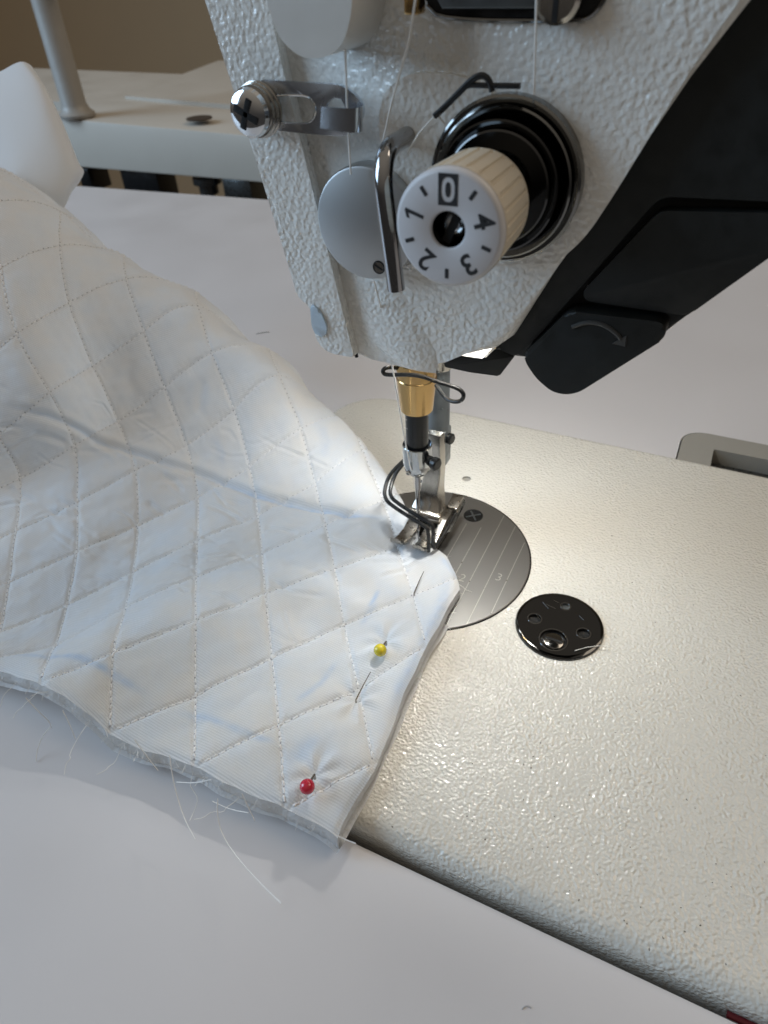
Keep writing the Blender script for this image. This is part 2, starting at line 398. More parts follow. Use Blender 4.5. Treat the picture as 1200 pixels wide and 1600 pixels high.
sc = MB().lathe([(.1, 0), (.1, 3.3), (.45, 3.3), (.5, 3.0), (.42, 2.8), (.42, 0)], (sx, sy, 0), (0, 0, 1), 32).build('plate_screw', 'needle_bar', npl)
for a in (38, -52):
    MB().box((sx, sy, .44), (5.2, .55, .12), rot=Matrix.Rotation(math.radians(a), 3, 'Z')).build('cross_slot', 'grey_steel', sc)
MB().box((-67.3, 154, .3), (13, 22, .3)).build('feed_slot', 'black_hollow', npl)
# oil cover disc
DC = (-17.1, 137.1)
hs = [((-24.07, 136.3, 0), 1.75), ((-10.08, 136.4, 0), 1.75), ((-17.19, 144.4, 0), 1.25), ((-17.17, 130.8, 0), 3.7)]
rim = circ((DC[0], DC[1], 1.0), 11.5, 64)
b = MB().prism(rim, (0, 0, -1.2), holes=[circ((p[0], p[1], 1.0), r, 24) for p, r in hs])
disc = b.build('cover_disc', 'black_chrome', mach)
MB().lathe([(-.2, 12.4), (.35, 12.4), (.75, 12.15), (1.0, 11.55), (1.01, 11.3)], (DC[0], DC[1], 0), (0, 0, 1), 64, False).build('disc_rim', 'black_chrome', disc)
for p, r in hs:
    MB().lathe([(.15, r-.02), (.95, r-.02), (1.06, r+.05), (1.06, r+.28), (1.0, r+.36)], (p[0], p[1], 0), (0, 0, 1), 28, False).build('hole_lip', 'disc_chrome', disc)
    MB().lathe([(.05, 0), (.05, r)], (p[0], p[1], 0), (0, 0, 1), 24, False).build('hole_floor', 'black_hollow' if r > 1.5 else 'grey_steel', disc)
for a_, b2 in (((-24.09, 137.9, 1.03), (-22.54, 136.5, 1.03)), ((-23.69, 143.3, 1.03), (-21.48, 141.5, 1.03)), ((-22.63, 142.9, 1.03), (-19.62, 142.3, 1.03)), ((-20.98, 145.3, 1.03), (-19.18, 144.9, 1.03)), ((-12.72, 142.3, 1.03), (-11.16, 141.2, 1.03))):
    MB().tube([a_, b2], .05, 4).build('scratch', 'chrome', disc)
p = hs[3][0]
s_ = MB().lathe([(.1, 0), (.1, 2.9), (.6, 2.9), (.85, 2.4), (.9, 0)], (p[0], p[1], 0), (0, 0, 1), 28).build('disc_screw', 'disc_chrome', disc)
MB().box((p[0], p[1]+.1, .9), (5.2, .8, .14)).build('screw_slot', 'black_hollow', s_)
MB().tube([(36.2, 61.9, -8.2), (38, 61.9, -8.2), (60, 61.9, -8.2)], .7, 8).build('red_pad', 'red', mach)

# ------------------------------------------------------------------ sewing machine: head
FY = 126.0
head_pts = [(-81.59, 126, 137.1), (-76.74, 126, 110.9), (-71.02, 126, 80.39), (-66.61, 126, 80.25), (-63.08, 126, 80.11), (-58.98, 126, 79.78), (-55.09, 126, 79.82), (-53.1, 126, 81.54), (-49.83, 126, 84.28), (-44.08, 126, 85.93), (-38.3, 126, 87.7), (-34.76, 126, 90.99), (-27.88, 126, 105.3), (-20.19, 126, 119), (-11.26, 126, 136.3), (-6.09, 126, 144.6), (-1.17, 126, 152.3), (-3.77, 126, 160.6), (-86.48, 126, 166.4)]
hb = MB().prism(head_pts, (0, 11, 0), bevel=1.6, seg=4)
hz_ = 98.0; hi_ = [(p[0], 137.05, max(p[2], hz_)) for p in head_pts if p[2] > hz_]
hb.prism([(-70.5, 137.05, hz_)]+hi_[0:0]+[(-20.5, 137.05, hz_)]+[(p[0], 137.05, p[2]) for p in head_pts if p[2] > hz_ and p[0] > -30]+[(p[0], 137.05, p[2]) for p in head_pts if p[2] > 105 and p[0] < -60][-1:]+[(p[0], 137.05, p[2]) for p in head_pts[:2]], (0, 50, 0))
head = hb.build('head_casting', 'head', mach, ang=40)
# raised boss behind the tension dial, right side of the face
boss = rounded(atY([(-42.88, 125, 105.2), (-27.57, 125, 107), (-22.9, 125, 112.2), (-19.11, 125, 120), (-11.06, 125, 137.9), (-6.25, 125, 146.6), (-3.91, 125, 153), (-45.29, 125, 154.8)], 125.2), [1, 4, 4, 2, 2, 2, 2, 2])
MB().prism(boss, (0, 2, 0), bevel=.8, seg=3).build('front_boss', 'head', head)
# face plate at the left end
fp = [(-95.05, 123.6, 149.2), (-94.78, 123.6, 146.5), (-89.25, 123.6, 122.5), (-84.3, 123.6, 99.68), (-83, 123.6, 93), (-79.68, 123.6, 92.01), (-80.06, 123.6, 86.38), (-78.71, 123.6, 82.22), (-75.47, 123.6, 81.21), (-70.03, 123.6, 81.25), (-75.6, 123.6, 111.5), (-80.23, 123.6, 137.1), (-81.88, 123.6, 148.9)]
fpo = MB().prism(rounded(fp, [.5, .5, 1, 1, 2, 1.5, 2, 4, 3, .6, .3, .3, .5], 4), (0, 55, 0), bevel=3.0, seg=6).build('face_plate', 'head', mach, ang=45)
MB().prism(rounded([(-79.72, 123, 92.84), (-77.3, 123, 91.44), (-75.93, 123, 87.78), (-76.68, 123, 85.36), (-78.71, 123, 85.02), (-79.95, 123, 87.12)], 1.2, 4), (0, 3, 0), bevel=.5).build('glint_patch', 'blue_glint', fpo)  # added pale blue patch, stands in for a glint on the plate
MB().tube([Vector(p)+Vector((.75, 0, 0)) for p in [(-83.34, 125.8, 148.8), (-81.66, 125.8, 136.8), (-76.95, 125.8, 110.7), (-71.25, 125.8, 80.29)]], .42, 8).build('plate_groove', 'black_hollow', fpo)
# ledge that catches the light above the guide pin
MB().prism(rounded([(-61.94, 124.4, 129.1), (-60.48, 124.4, 133.3), (-55.59, 124.4, 136.2), (-46.46, 124.4, 136), (-39.75, 124.4, 133.2), (-37.01, 124.4, 125.8), (-38.55, 124.4, 115.4), (-56.03, 124.4, 113.8), (-61.09, 124.4, 120.2)], 5.0, 8), (0, 3, 0), bevel=1.55, seg=7).build('cast_ledge', 'head', head, ang=60)
# vertical swelling of the casting above the needle bar
sw = ((-63.3, 126, 98.74), 4, .02), ((-62.74, 126, 94.67), 6, .5), ((-61.43, 126, 89.86), 7.5, 1.0), ((-59.15, 126, 85.03), 8, 1.4), ((-57.06, 126, 82.34), 6.5, 1.3), ((-55.55, 126, 80.29), 4.5, .9), ((-55.25, 126, 79.87), 4.2, .5)
MB().loft([[Vector((c[0]-rx*math.cos(math.pi*k/20), FY+.03-ry*math.sin(math.pi*k/20)**2, c[2])) for k in range(21)]+[Vector((c[0], FY+2, c[2]))] for c, rx, ry in sw]).build('cast_swelling', 'head', head, ang=70)
# take-up cover, white and smooth, hanging in from above
tc_ = rounded([(-75.56, 114, 151.6), (-75.29, 114, 145.2), (-73.52, 114, 141.4), (-70.18, 114, 139.3), (-66.03, 114, 139.2), (-62.38, 114, 140.9), (-60.48, 114, 144.8), (-59.64, 114, 151.2)], 3.5, 5)
MB().prism(tc_, (0, 12.5, 0), bevel=2.2, seg=5).build('take_up_cover', 'smooth_white', mach)
# guide at the top, on a thin plate coloured black for the recess shade
rec = rounded([(-55.55, 125, 151.4), (-52.58, 125, 145.2), (-50.16, 125, 143.3), (-28.3, 125, 143), (-25.92, 125, 144), (-24.3, 125, 146.9), (-23.75, 125, 150.5)], 2.2, 4)
rc = MB().prism(atY(rec, 124.9), (0, .9, 0), bevel=.3).build('recess_shade', 'black_hollow', mach)
MB().tube(atY([(-52.58, 125, 145.2), (-50.16, 125, 143.3), (-28.3, 125, 143), (-25.92, 125, 144), (-24.3, 125, 146.9), (-23.75, 125, 150.5)], 124.9), .35, 8, 2).build('recess_rim', 'disc_chrome', rc)
MB().prism([(-53.41, 123, 150.7), (-49.37, 123, 144.8), (-34.36, 123, 144.7), (-34.92, 123, 150.2)], (0, 1.4, 0), bevel=.3).build('guide_bar', 'grey_steel', rc)
b = MB().lathe([(0, 0), (0, 3.4), (2.4, 3.4), (3.0, 2.8), (3.1, 0)], ((-31.12, 124.5, 146.1)), (0, -1, 0), 28); gs = b.build('guide_screw', 'steel', rc)
MB().box(Vector((-31.12, 124.5, 146.1))+Vector((0, -3.1, 0)), (.8, .2, 6)).build('screw_slot', 'black_hollow', gs)
MB().box((-53.68, 122.5, 145.9), (2.6, 3, 3.4), .4).build('guide_block', 'brass', rc)
MB().box((-63.16, 124.5, 146.2), (4.2, 3, 2.4), .5).build('take_up_slot', 'black_hollow', mach)
# slotted thread guide
lp = [(-89.82, 121.5, 129.4), (-87.86, 121.5, 133.2), (-84.02, 121.5, 134.9), (-79.27, 121.5, 134.8), (-67.61, 121.5, 134.5), (-65.44, 121.5, 133.6), (-63.35, 121.5, 131.7), (-63.48, 121.5, 129.8), (-65.32, 121.5, 127.2), (-67.73, 121.5, 126.4), (-76.43, 121.5, 126.6), (-86.24, 121.5, 127)]
slot = [(-81.86, 121.5, 132.4), (-80.98, 121.5, 132.7), (-75.59, 121.5, 132.7), (-73.77, 121.5, 132.4), (-72.85, 121.5, 131.4), (-72.9, 121.5, 129.9), (-73.99, 121.5, 128.6), (-75.66, 121.5, 128.2), (-80.34, 121.5, 128.2), (-82.3, 121.5, 128.2)]
win = [(-70.8, 121.5, 130.9), (-70.04, 121.5, 131.9), (-68.83, 121.5, 132.5), (-67.57, 121.5, 132.3), (-66.9, 121.5, 131.3), (-66.94, 121.5, 130.9)]
tg = MB().prism(rounded(lp, [3, 3, 2.5, .5, 1.2, 1.2, 1.5, 1.5, 1.5, 1.2, .5, 3], 3), (0, 1.0, 0), bevel=.16, holes=[rounded(slot, .8, 2), win]).build('thread_guide', 'satin_chrome', mach)
MB().tube([(-81.79, 121.4, 132.4), (-75.53, 121.4, 132.7), (-73.71, 121.4, 132.4), (-72.69, 121.4, 131.1), (-72.84, 121.4, 129.9), (-73.93, 121.4, 128.6), (-75.6, 121.4, 128.2), (-80.27, 121.4, 128.2)], .12, 6, 1).build('slot_edge', 'chrome', tg)
cp = [(-64.01, 121.4, 132.2), (-62.21, 119.8, 132.1), (-61.21, 117.6, 132.1), (-61.81, 116.4, 132), (-63.66, 116, 132), (-66.33, 116.4, 132), (-69.22, 117.5, 131.8)]
cq = [(-64.3, 121.4, 128.2), (-62.61, 119.8, 128.1), (-61.6, 117.6, 128.3), (-62.22, 116.4, 128.3), (-64.1, 116, 128.4), (-66.81, 116.4, 128.5), (-69.85, 117.5, 128.5)]
def smo(P, n=24):
    P = [Vector(p) for p in P]
    for _ in range(3):
        Q = [P[0]]
        for a, b_ in zip(P, P[1:]): Q += [a.lerp(b_, .25), a.lerp(b_, .75)]
        P = Q+[P[-1]]
    return P
t_ = MB().sheet([[p, q] for p, q in zip(smo(cp), smo(cq))])
geo = bmesh.ops.solidify(t_.bm, geom=list(t_.bm.faces), thickness=.9)
t_.build('guide_curl', 'satin_chrome', tg, ang=60)
so = Vector((-84.5, 121.5, 130.2))
MB().lathe([(0, 0), (0, 4.6), (.7, 4.7), (.9, 4.3), (1.0, 4.5), (1.7, 4.5), (1.9, 4.1), (2.0, 4.3), (2.7, 4.3), (2.8, 3.8), (2.8, 0)], so, (0, -1, 0), 36).build('spring_washer', 'steel', tg)
sh = MB().lathe([(2.8, 0), (2.8, 3.9), (3.6, 4.1), (4.4, 3.75), (4.9, 2.9), (5.1, 1.6), (5.15, 0)], so, (0, -1, 0), 36).build('guide_screw', 'chrome', tg)
for a in (25, 115):
    MB().box(so+Vector((0, -4.75, 0)), (5.4, .9, 1.45), .3, rot=Matrix.Rotation(math.radians(a), 3, 'Y')).build('cross_slot', 'black_hollow', sh)
# round satin plate and bent guide pin
rp = Vector((-64.21, 121.5, 111.3))
b = MB().lathe([(-4.0, 0), (-4.0, 10.6), (-.7, 10.6), (-.15, 10.4), (0, 10.05), (0, 0)], rp, (0, -1, 0), 64)
rpo = b.build('round_plate', 'satin', mach)
sp_ = Vector((-61.61, 121.5, 103.5))
p_s = MB().lathe([(.0, 0), (.0, 1.05), (.06, 1.05), (.06, .0)], sp_, (0, -1, 0), 24).build('plate_screw', 'steel', rpo)
MB().lathe([(-.05, 1.05), (.09, 1.08), (.09, 1.32), (-.05, 1.35)], sp_, (0, -1, 0), 24, False).build('screw_ring', 'black_hollow', p_s)
MB().box(sp_+Vector((0, -.08, 0)), (1.9, .1, .35), rot=Matrix.Rotation(.5, 3, 'Y')).build('screw_slot', 'black_hollow', p_s)
b = MB().lathe([(-6.5, 2.6), (0.2, 2.6), (.25, 1.9), (-6.5, 1.9)], (-56.5, 126, 126.2), (0, -1, 0), 24, False); b.build('pin_socket', 'black_hollow', mach)
ha = Vector((-56.43, 127, 126.5)); hz = Vector((-55.32, 112, 124.3)); he = Vector((-53.43, 112, 103.8))
top = Vector((hz.x-.3, 112, ha.z))
pts = [ha]
cor = Vector((ha.x*.25+hz.x*.75, 112.3, ha.z+.1))
d1 = (ha-cor).normalized(); d2 = (hz-cor).normalized()
for k in range(13):
    t = k/12; A_, B_ = cor+d1*6.0, cor+d2*6.0; pts.append(A_.lerp(cor, t).lerp(cor.lerp(B_, t), t))
pts.append(he)
MB().tube(pts, 1.62, 24).build('guide_pin', 'pin_rod', mach, ang=60)
# tension discs and dial
TX, TZc = -37.7, 120.5
def ty(prof, name, mat, parent, n=72, cap=True): return MB().lathe(prof, (TX, 0, TZc), (0, 1, 0), n, cap).build(name, mat, parent, ang=28)
ten = ty([(126.4, 0), (126.4, 13.2), (123.4, 13.4), (122.7, 13.3), (122.4, 12.9), (122.5, 12.2), (122.9, 0)], 'tension_base', 'disc_chrome', mach)
ty([(122.6, 4), (122.4, 9.6), (121.6, 11.9), (121.2, 12.1), (121.0, 11.8), (121.7, 9.4), (121.9, 4)], 'tension_disc', 'disc_chrome', ten)
ty([(121.6, 3), (120.8, 8.3), (119.7, 10.3), (119.2, 10.4), (119.1, 10.1), (120.1, 8.1), (120.7, 3)], 'tension_disc', 'black_chrome', ten)
ty([(121, 3.0), (120.2, 6.5), (119.4, 8.9), (118.9, 9.0), (118.7, 8.7), (119.6, 6.3), (119.9, 3)], 'tension_disc', 'black_chrome', ten)
ty([(120, 0), (120, 5.9), (113.8, 5.9), (113.4, 6.6), (112.0, 7.0), (111.0, 6.9), (111.0, 0)], 'dial_collar', 'disc_chrome', ten)
# dial body: fluted, slightly flared to the front, with a round hole
fl = 26
def flute(y, r, dep):
    o = []
    for k in range(fl):
        for s2, dr in ((-.34, 0), (.10, 0), (.17, dep), (.37, dep), (.44, 0), (.62, 0)):
            a = 2*math.pi*(k+s2+.2)/fl; o.append(Vector((TX+(r-dr)*math.cos(a), y, TZc+(r-dr)*math.sin(a))))
    return o
b = MB().loft([flute(111.6, 6.9, 0), flute(111.2, 7.95, 0), flute(110.2, 8.2, 0), flute(109.9, 8.2, .30), flute(99.6, 8.55, .32), flute(99.0, 8.55, .05), flute(98.2, 8.53, 0)], True, False)
dial = b.build('tension_dial', 'dial_side', ten, ang=35)
# the smooth face ring set into the knob
b = MB().lathe([(98.6, 8.51), (97.7, 8.45), (97.2, 8.15), (97.0, 7.75), (97.0, 3.1), (97.15, 2.75), (97.5, 2.6)], (TX, 0, TZc), (0, 1, 0), 72, False)
face = b.build('dial_face', 'dial_face', dial, ang=40)
ty([(97.5, 2.6), (103, 2.6), (103, 0)], 'dial_hole', 'disc_chrome', dial, 40, False)
b = MB().lathe([(103, 2.55), (101.4, 2.5), (100.4, 2.25), (99.5, 1.75), (98.9, 1.05), (98.7, .5), (98.65, 0)], (TX, 0, TZc), (0, 1, 0), 32, False); post = b.build('tension_post', 'chrome', dial)
MB().box((TX+.1, 99.6, TZc), (1.3, 2.0, 5.0), rot=Matrix.Rotation(math.radians(24), 3, 'Y')).build('post_slot', 'black_hollow', post)
def on_dial(ang, r):                                   # clock angle from the top, seen from the front
    a = math.radians(ang); return Matrix.Translation((TX+r*math.sin(a), 96.99, TZc+r*math.cos(a))) @ Matrix.Rotation(a, 4, 'Y') @ Matrix.Rotation(math.radians(90), 4, 'X')
for ch, ang, rr in (('2', -144, 5.6), ('3', 144, 5.6), ('4', 72, 5.6)):
    text_mesh(ch, 4.5, .015, on_dial(ang, rr), 'numeral', 'ink', face, .09)
one = on_dial(-72, 5.6)
MB().prism([one @ Vector(v) for v in ((-.02, -1.55, 0), (.5, -1.55, 0), (.5, 1.55, 0), (.12, 1.55, 0), (-.75, 1.0, 0), (-.75, .5, 0), (-.02, .9, 0))], (0, -.03, 0)).build('numeral', 'ink', face, smooth=False)
pl = on_dial(0, 5.6)
zr = []
def oval(a, b_, n=24): return [pl @ Vector((a*math.copysign(abs(math.cos(2*math.pi*k/n))**.8, math.cos(2*math.pi*k/n)), b_*math.copysign(abs(math.sin(2*math.pi*k/n))**.8, math.sin(2*math.pi*k/n)), 0)) for k in range(n)]
sq = [pl @ Vector(v) for v in ((-1.5, -2.15, 0), (1.5, -2.15, 0), (1.5, 2.15, 0), (-1.5, 2.15, 0))]
MB().prism(sq, (0, -.03, 0), holes=[oval(1.0, 1.65)]).build('zero_box', 'ink', face, smooth=False)
MB().prism(oval(.42, 1.02), (0, -.03, 0)).build('zero_core', 'ink', face, smooth=False)
for ang in (-36, 36, -108, 108, 180):
    q = on_dial(ang, 6.35)
    MB().prism(rounded([q @ Vector(v) for v in ((-.3, -.75, 0), (.3, -.75, 0), (.3, .75, 0), (-.3, .75, 0))], .12, 3), (0, -.03, 0)).build('tick_mark', 'ink', face, smooth=False)
# check spring and its black wire
MB().tube([(-48.83, 119, 130.9), (-47.6, 119, 131.8), (-44.17, 119, 134.8), (-42.83, 119, 136), (-41.5, 119, 136.7), (-40.46, 119, 136.7), (-39.59, 119, 135.9), (-39.19, 119, 134.6)], .5, 10, 2).build('check_spring', 'black_wire', ten)
MB().tube([(-44.53, 119.4, 134.6), (-43.3, 119.2, 135.4), (-41.23, 119, 135.4), (-34.77, 119, 135.5)], .42, 10, 1).build('spring_arm', 'black_wire', ten)

# ------------------------------------------------------------------ black arm cover, panel, thumb lever, lamp arm
ARMY = 132.0
base_pl = [(-40.13, 132, 84.69), (-35.92, 132, 92.05), (-29.41, 132, 104.7), (-21.39, 132, 118.8), (-12.06, 132, 136.7), (-6.7, 132, 145.3), (-1.63, 132, 153.5), (-3.95, 132, 160.9), (7.33, 132, 160.1), (20.43, 132, 125.6), (6.25, 132, 109.8), (-3.51, 132, 98.4), (-6.86, 132, 94.07), (-22.68, 132, 85.81), (-31.64, 132, 84.15), (-35.23, 132, 83.78)]
armc = MB().prism(base_pl, (0, 60, 0), bevel=.8).build('arm_cover', 'black_plastic', mach, ang=40)
band = [(-38.11, 129, 86.46), (-28.44, 129, 105.4), (-20.63, 129, 119.2), (-11.53, 129, 136.7), (-6.23, 129, 145), (-1.25, 129, 152.9), (-3.72, 129, 160.8), (7.17, 129, 160), (22.26, 129, 120.2), (3.7, 129, 119.3), (-11.09, 129, 118.8), (-12.69, 129, 118.1), (-13.68, 129, 116.9), (-23.48, 129, 101.4), (-31.51, 129, 89.06), (-34.71, 129, 85.47)]
MB().prism(rounded(band, [.4, 1, 1, 1, 1, 1, 1, 1, 1, .4, .5, 1.5, 1, .5, .5, .5], 4), (0, 4, 0), bevel=.9, seg=4).build('cover_frame', 'black_plastic', armc, ang=45)
pan = [(-12.32, 129, 116.3), (-11.39, 129, 116.8), (22.75, 129, 118.9), (20.12, 129, 125.9), (6.17, 129, 110.6), (-3.38, 129, 99.43), (-5.41, 129, 98.75), (-20.91, 129, 99.4), (-22.58, 129, 100.2), (-22.54, 129, 101.5)]
pan = [(-12.16, 129, 116.5), (22.75, 129, 118.9), (20.15, 129, 125.8), (6.17, 129, 110.6), (-3.74, 129, 99.13), (-22.1, 129, 99.35), (-22.82, 129, 101)]
MB().prism(rounded(pan, [1.5, .5, .5, .5, 1.6, 1.4, 1.2], 4), (0, 4, 0), bevel=.5, seg=3).build('cover_panel', 'black_plastic', armc, ang=45)
pad = [(-24.65, 127.5, 97.55), (-8.13, 127.5, 97.98), (-6.75, 127.5, 97.21), (-6.59, 127.5, 94.86), (-20.26, 127.5, 80.84), (-22.87, 127.5, 79.68), (-25.82, 127.5, 79.81), (-29.31, 127.5, 82.09), (-31.77, 127.5, 85.15), (-32.49, 127.5, 87.18)]
lev = MB().prism(rounded(pad, [1.5, 1.2, 1.5, 1.8, 2.5, 2.5, 3, 3, 2, 1.5], 4), (0, 6, 0), bevel=.7, seg=3).build('thumb_lever', 'black_plastic', mach, ang=45)
ar = [Vector(p) for p in [(-23.49, 127.4, 94.53), (-21.46, 127.4, 95.77), (-19.34, 127.4, 96.11), (-17.13, 127.4, 95.7), (-15.31, 127.4, 94.71), (-14.17, 127.4, 93.6)]]
MB().tube(ar, .42, 8, 2).build('arrow_mark', 'arrow', lev)
MB().prism([(-15.56, 127.5, 92.53), (-13.14, 127.5, 92.3), (-13.29, 127.5, 94.49)], (0, -.25, 0)).build('arrow_mark', 'arrow', lev, smooth=False)
lb = [(-52.68, 134, 79.76), (-51.44, 134, 80.62), (-42.79, 134, 80.95), (-40.47, 134, 83.99), (-36.06, 134, 82.82), (-39.15, 134, 77.39), (-45.93, 134, 77.01), (-52.32, 134, 77.07)]
MB().prism(rounded(lb, .5, 3), (0, 6, 0), bevel=.5, seg=2, both=True).build('lamp_arm', 'black_plastic', mach, ang=45)
for lx in (-60, -52, -44):
    MB().lathe([(0, 0), (0, 2.6), (1.0, 2.6), (1.5, 2.0), (1.7, 0)], (lx, 158, 97.5), (0, 0, -1), 24).build('lamp_lens', 'led', mach)
ll = bpy.data.lights.new('lamp', 'AREA'); ll.shape = 'RECTANGLE'; ll.size = .013; ll.size_y = .005; ll.energy = .052; ll.color = (1, .98, .93); ll.spread = math.radians(170)
lo = bpy.data.objects.new('lamp', ll); COL.objects.link(lo); lo.parent = mach; lo.location = (Vector((-52, 158, 95.2))-BASE['sewing_machine'])*MM
lo.rotation_euler = (math.radians(-6), 0, 0)
MB().lathe([(0, 0), (0, 2.6), (1.0, 2.6), (1.5, 2.0), (1.7, 0)], (-79, 163, 81.5), (0, 0, -1), 24).build('lamp_lens', 'led', mach)
l2 = bpy.data.lights.new('lamp', 'AREA'); l2.shape = 'DISK'; l2.size = .014; l2.energy = .014; l2.color = (.90, .96, 1); l2.spread = math.radians(170)
o2 = bpy.data.objects.new('lamp', l2); COL.objects.link(o2); o2.parent = mach; o2.location = (Vector((-79, 163, 79.4))-BASE['sewing_machine'])*MM

# ------------------------------------------------------------------ needle bar, presser bar, foot
NX, NY = -67.3, 152.0
def vz(prof, name, mat, parent, x=NX, y=NY, n=40, cap=True): return MB().lathe(prof, (x, y, 0), (0, 0, 1), n, cap).build(name, mat, parent, ang=35)
bush = vz([(98, 5.7), (65.5, 5.7), (65.2, 5.3), (62.8, 5.25), (62.5, 5.5), (52.6, 4.55), (52.2, 4.2), (52.2, 3.2)], 'bar_bushing', 'brass', mach)
nb = vz([(98, 3.3), (38, 3.3)], 'needle_bar', 'needle_bar', mach)
cl = vz([(38.6, 3.35), (38.8, 3.9), (40.5, 4.0), (40.7, 4.15), (40.5, 4.35), (34.5, 4.3), (32.2, 3.9), (30.4, 2.6), (29.8, 1.3), (29.6, 0)], 'needle_clamp', 'clamp_steel', nb)
MB().lathe([(0, .45), (.25, .8), (.45, .7), (.5, .45), (0, .3)], (NX-1.3, NY-3.75, 32.4), (0, -1, .0), 16, False).build('thread_eye', 'steel', cl)
scr = Vector((NX+3.6, NY-.6, 36.4)); sd = Vector((.93, -.36, 0))
MB().lathe([(0, 0), (0, 1.5), (1.3, 1.5), (1.5, 1.1), (2.0, 1.1), (2.2, 1.9), (3.6, 1.95), (4.0, 1.5), (4.1, 0)], scr, sd, 24).build('clamp_screw', 'needle_bar', nb)
vz([(32, .85), (24.5, .85), (23.4, .62), (8, .55), (4.5, .3), (2.5, .05)], 'needle', 'pin_rod', nb, n=16)
# wire thread guide on the bushing
MB().tube([(-69.86, 150, 64.96), (-71.4, 147, 66.92), (-72.65, 145, 67.67), (-73.29, 144, 67.31), (-73.16, 144, 66.22), (-71.87, 144, 66.1), (-65.65, 144, 67.52), (-62.1, 144, 67.68), (-57.89, 144, 66.89), (-53.06, 144, 66.43), (-51.16, 144, 65.55), (-50.77, 144, 64.17), (-51.76, 144.5, 62.38), (-54.01, 145, 61.42), (-56.34, 146, 61.31), (-58.36, 147, 62.41), (-60.03, 148, 63.61)], .55, 10, 2).build('bushing_wire', 'black_wire', bush)
PY = 168.0
pb = vz([(98, 3.75), (57.2, 3.75), (56.8, 3.4), (45.5, 3.35), (45.2, 3.5), (26, 3.5), (25.6, 3.1)], 'presser_bar', 'grey_steel', mach, y=PY)
vz([(98, 4.3), (58.5, 4.3), (57.6, 4.0), (57.6, 3.7)], 'bar_sleeve', 'steel', pb, y=PY)
MB().lathe([(0, 1.0), (1.0, 1.0), (1.0, 1.7), (2.2, 1.8), (2.6, 1.4), (2.7, 0)], (NX+2.8, PY-.6, 34.2), (.97, -.25, 0), 20).build('bar_screw', 'needle_bar', pb)
# presser foot
sec = ((37.6, 162.3, 2.0, -1.3, 3.0), (36.8, 162.0, 2.6, -1.6, 3.3), (30, 162, 3.0, -1.8, 3.4), (24, 161.9, 3.6, -2.2, 3.3), (19.5, 161.6, 4.2, -2.9, 3.0), (16, 160.8, 4.6, -3.4, 3.1), (13.3, 159.6, 4.6, -4.3, 3.9), (11.4, 158.3, 4.4, -4.9, 4.6), (10.0, 157.0, 4.0, -5.0, 4.8), (9.2, 156.2, 2.6, -5.0, 4.8))
rows = []
for zz, yf, th_, xa, xb in sec:
    c_ = .35; rows.append([Vector((NX+xa, yf+c_, zz)), Vector((NX+xa+c_, yf, zz)), Vector((NX+xb-c_, yf, zz)), Vector((NX+xb, yf+c_, zz)), Vector((NX+xb+.3, yf+th_, zz+.3)), Vector((NX+xa-.2, yf+th_, zz+.3))])
foot = MB().loft(rows).build('presser_foot', 'steel', mach, ang=38)
MB().prism(rounded([(NX-3.4, 164.6, 37), (NX+3.5, 164.6, 37), (NX+3.5, 164.6, 24), (NX-3.4, 164.6, 24)], .8, 3), (0, 6.0, 0), bevel=.5, both=True).build('foot_clamp', 'grey_steel', foot)
MB().lathe([(0, 0), (0, 1.5), (.3, 1.7), (10.5, 1.7), (10.8, 1.5), (10.8, 0)], (NX-5.4, 157.4, 9.3), (1, 0, 0), 24).build('foot_hinge', 'steel', foot)
def toe(x0, x1, tipdx):
    prof = [(166, 6.2), (158, 6.0), (152, 5.2), (148.5, 5.0), (146.0, 5.4), (144.2, 6.6), (143.3, 8.2)]
    L_ = []
    for k, (yy, zz) in enumerate(prof):
        d = tipdx*max(0, (152-yy)/9); w0, w1 = x0+d, x1+d
        if k == len(prof)-1: w0 += .5; w1 -= .5
        L_.append([Vector((w0, yy, zz)), Vector((w1, yy, zz)), Vector((w1, yy+.15, zz+1.15)), Vector((w0, yy+.15, zz+1.15))])
    return MB().loft(L_)
for x0, x1, dx_ in ((NX-5.4, NX-1.1, -1.0), (NX+1.1, NX+5.2, .2)):
    t_ = toe(x0, x1, dx_); bmesh.ops.bevel(t_.bm, geom=[e for e in t_.bm.edges], offset=.22, segments=2, profile=.5, affect='EDGES', clamp_overlap=True)
    t_.build('toe', 'foot_side', foot, ang=50)
MB().box((NX+.1, 162.5, 6.9), (10.6, 8.5, 2.4), .4).build('foot_body', 'foot_side', foot)
MB().prism(rounded([(NX+5.2, 163, 10.6), (NX+5.2, 169.5, 11.4), (NX+5.2, 169.5, 8.2), (NX+5.2, 163, 7.6)], .3, 2), (3.6, 0, 0), bevel=.25, both=True).build('foot_bracket', 'foot_side', foot)
MB().prism(rounded([(NX+5.3, 149, 5.2), (NX+5.3, 149, 6.6), (NX+5.3, 158, 9.4), (NX+5.3, 168.5, 9.4), (NX+5.3, 168.5, 8), (NX+5.3, 160, 5.2)], .6, 3), (2.0, 0, 0), bevel=.3, both=True).build('foot_flange', 'foot_side', foot)
MB().prism(rounded([(NX+8.2, 155, 7.0), (NX+8.2, 170, 9.4), (NX+8.2, 170.5, 7.6), (NX+8.2, 157, 5.2)], .5, 3), (.9, 0, 0), bevel=.2, both=True).build('foot_spring', 'dark_steel', foot)
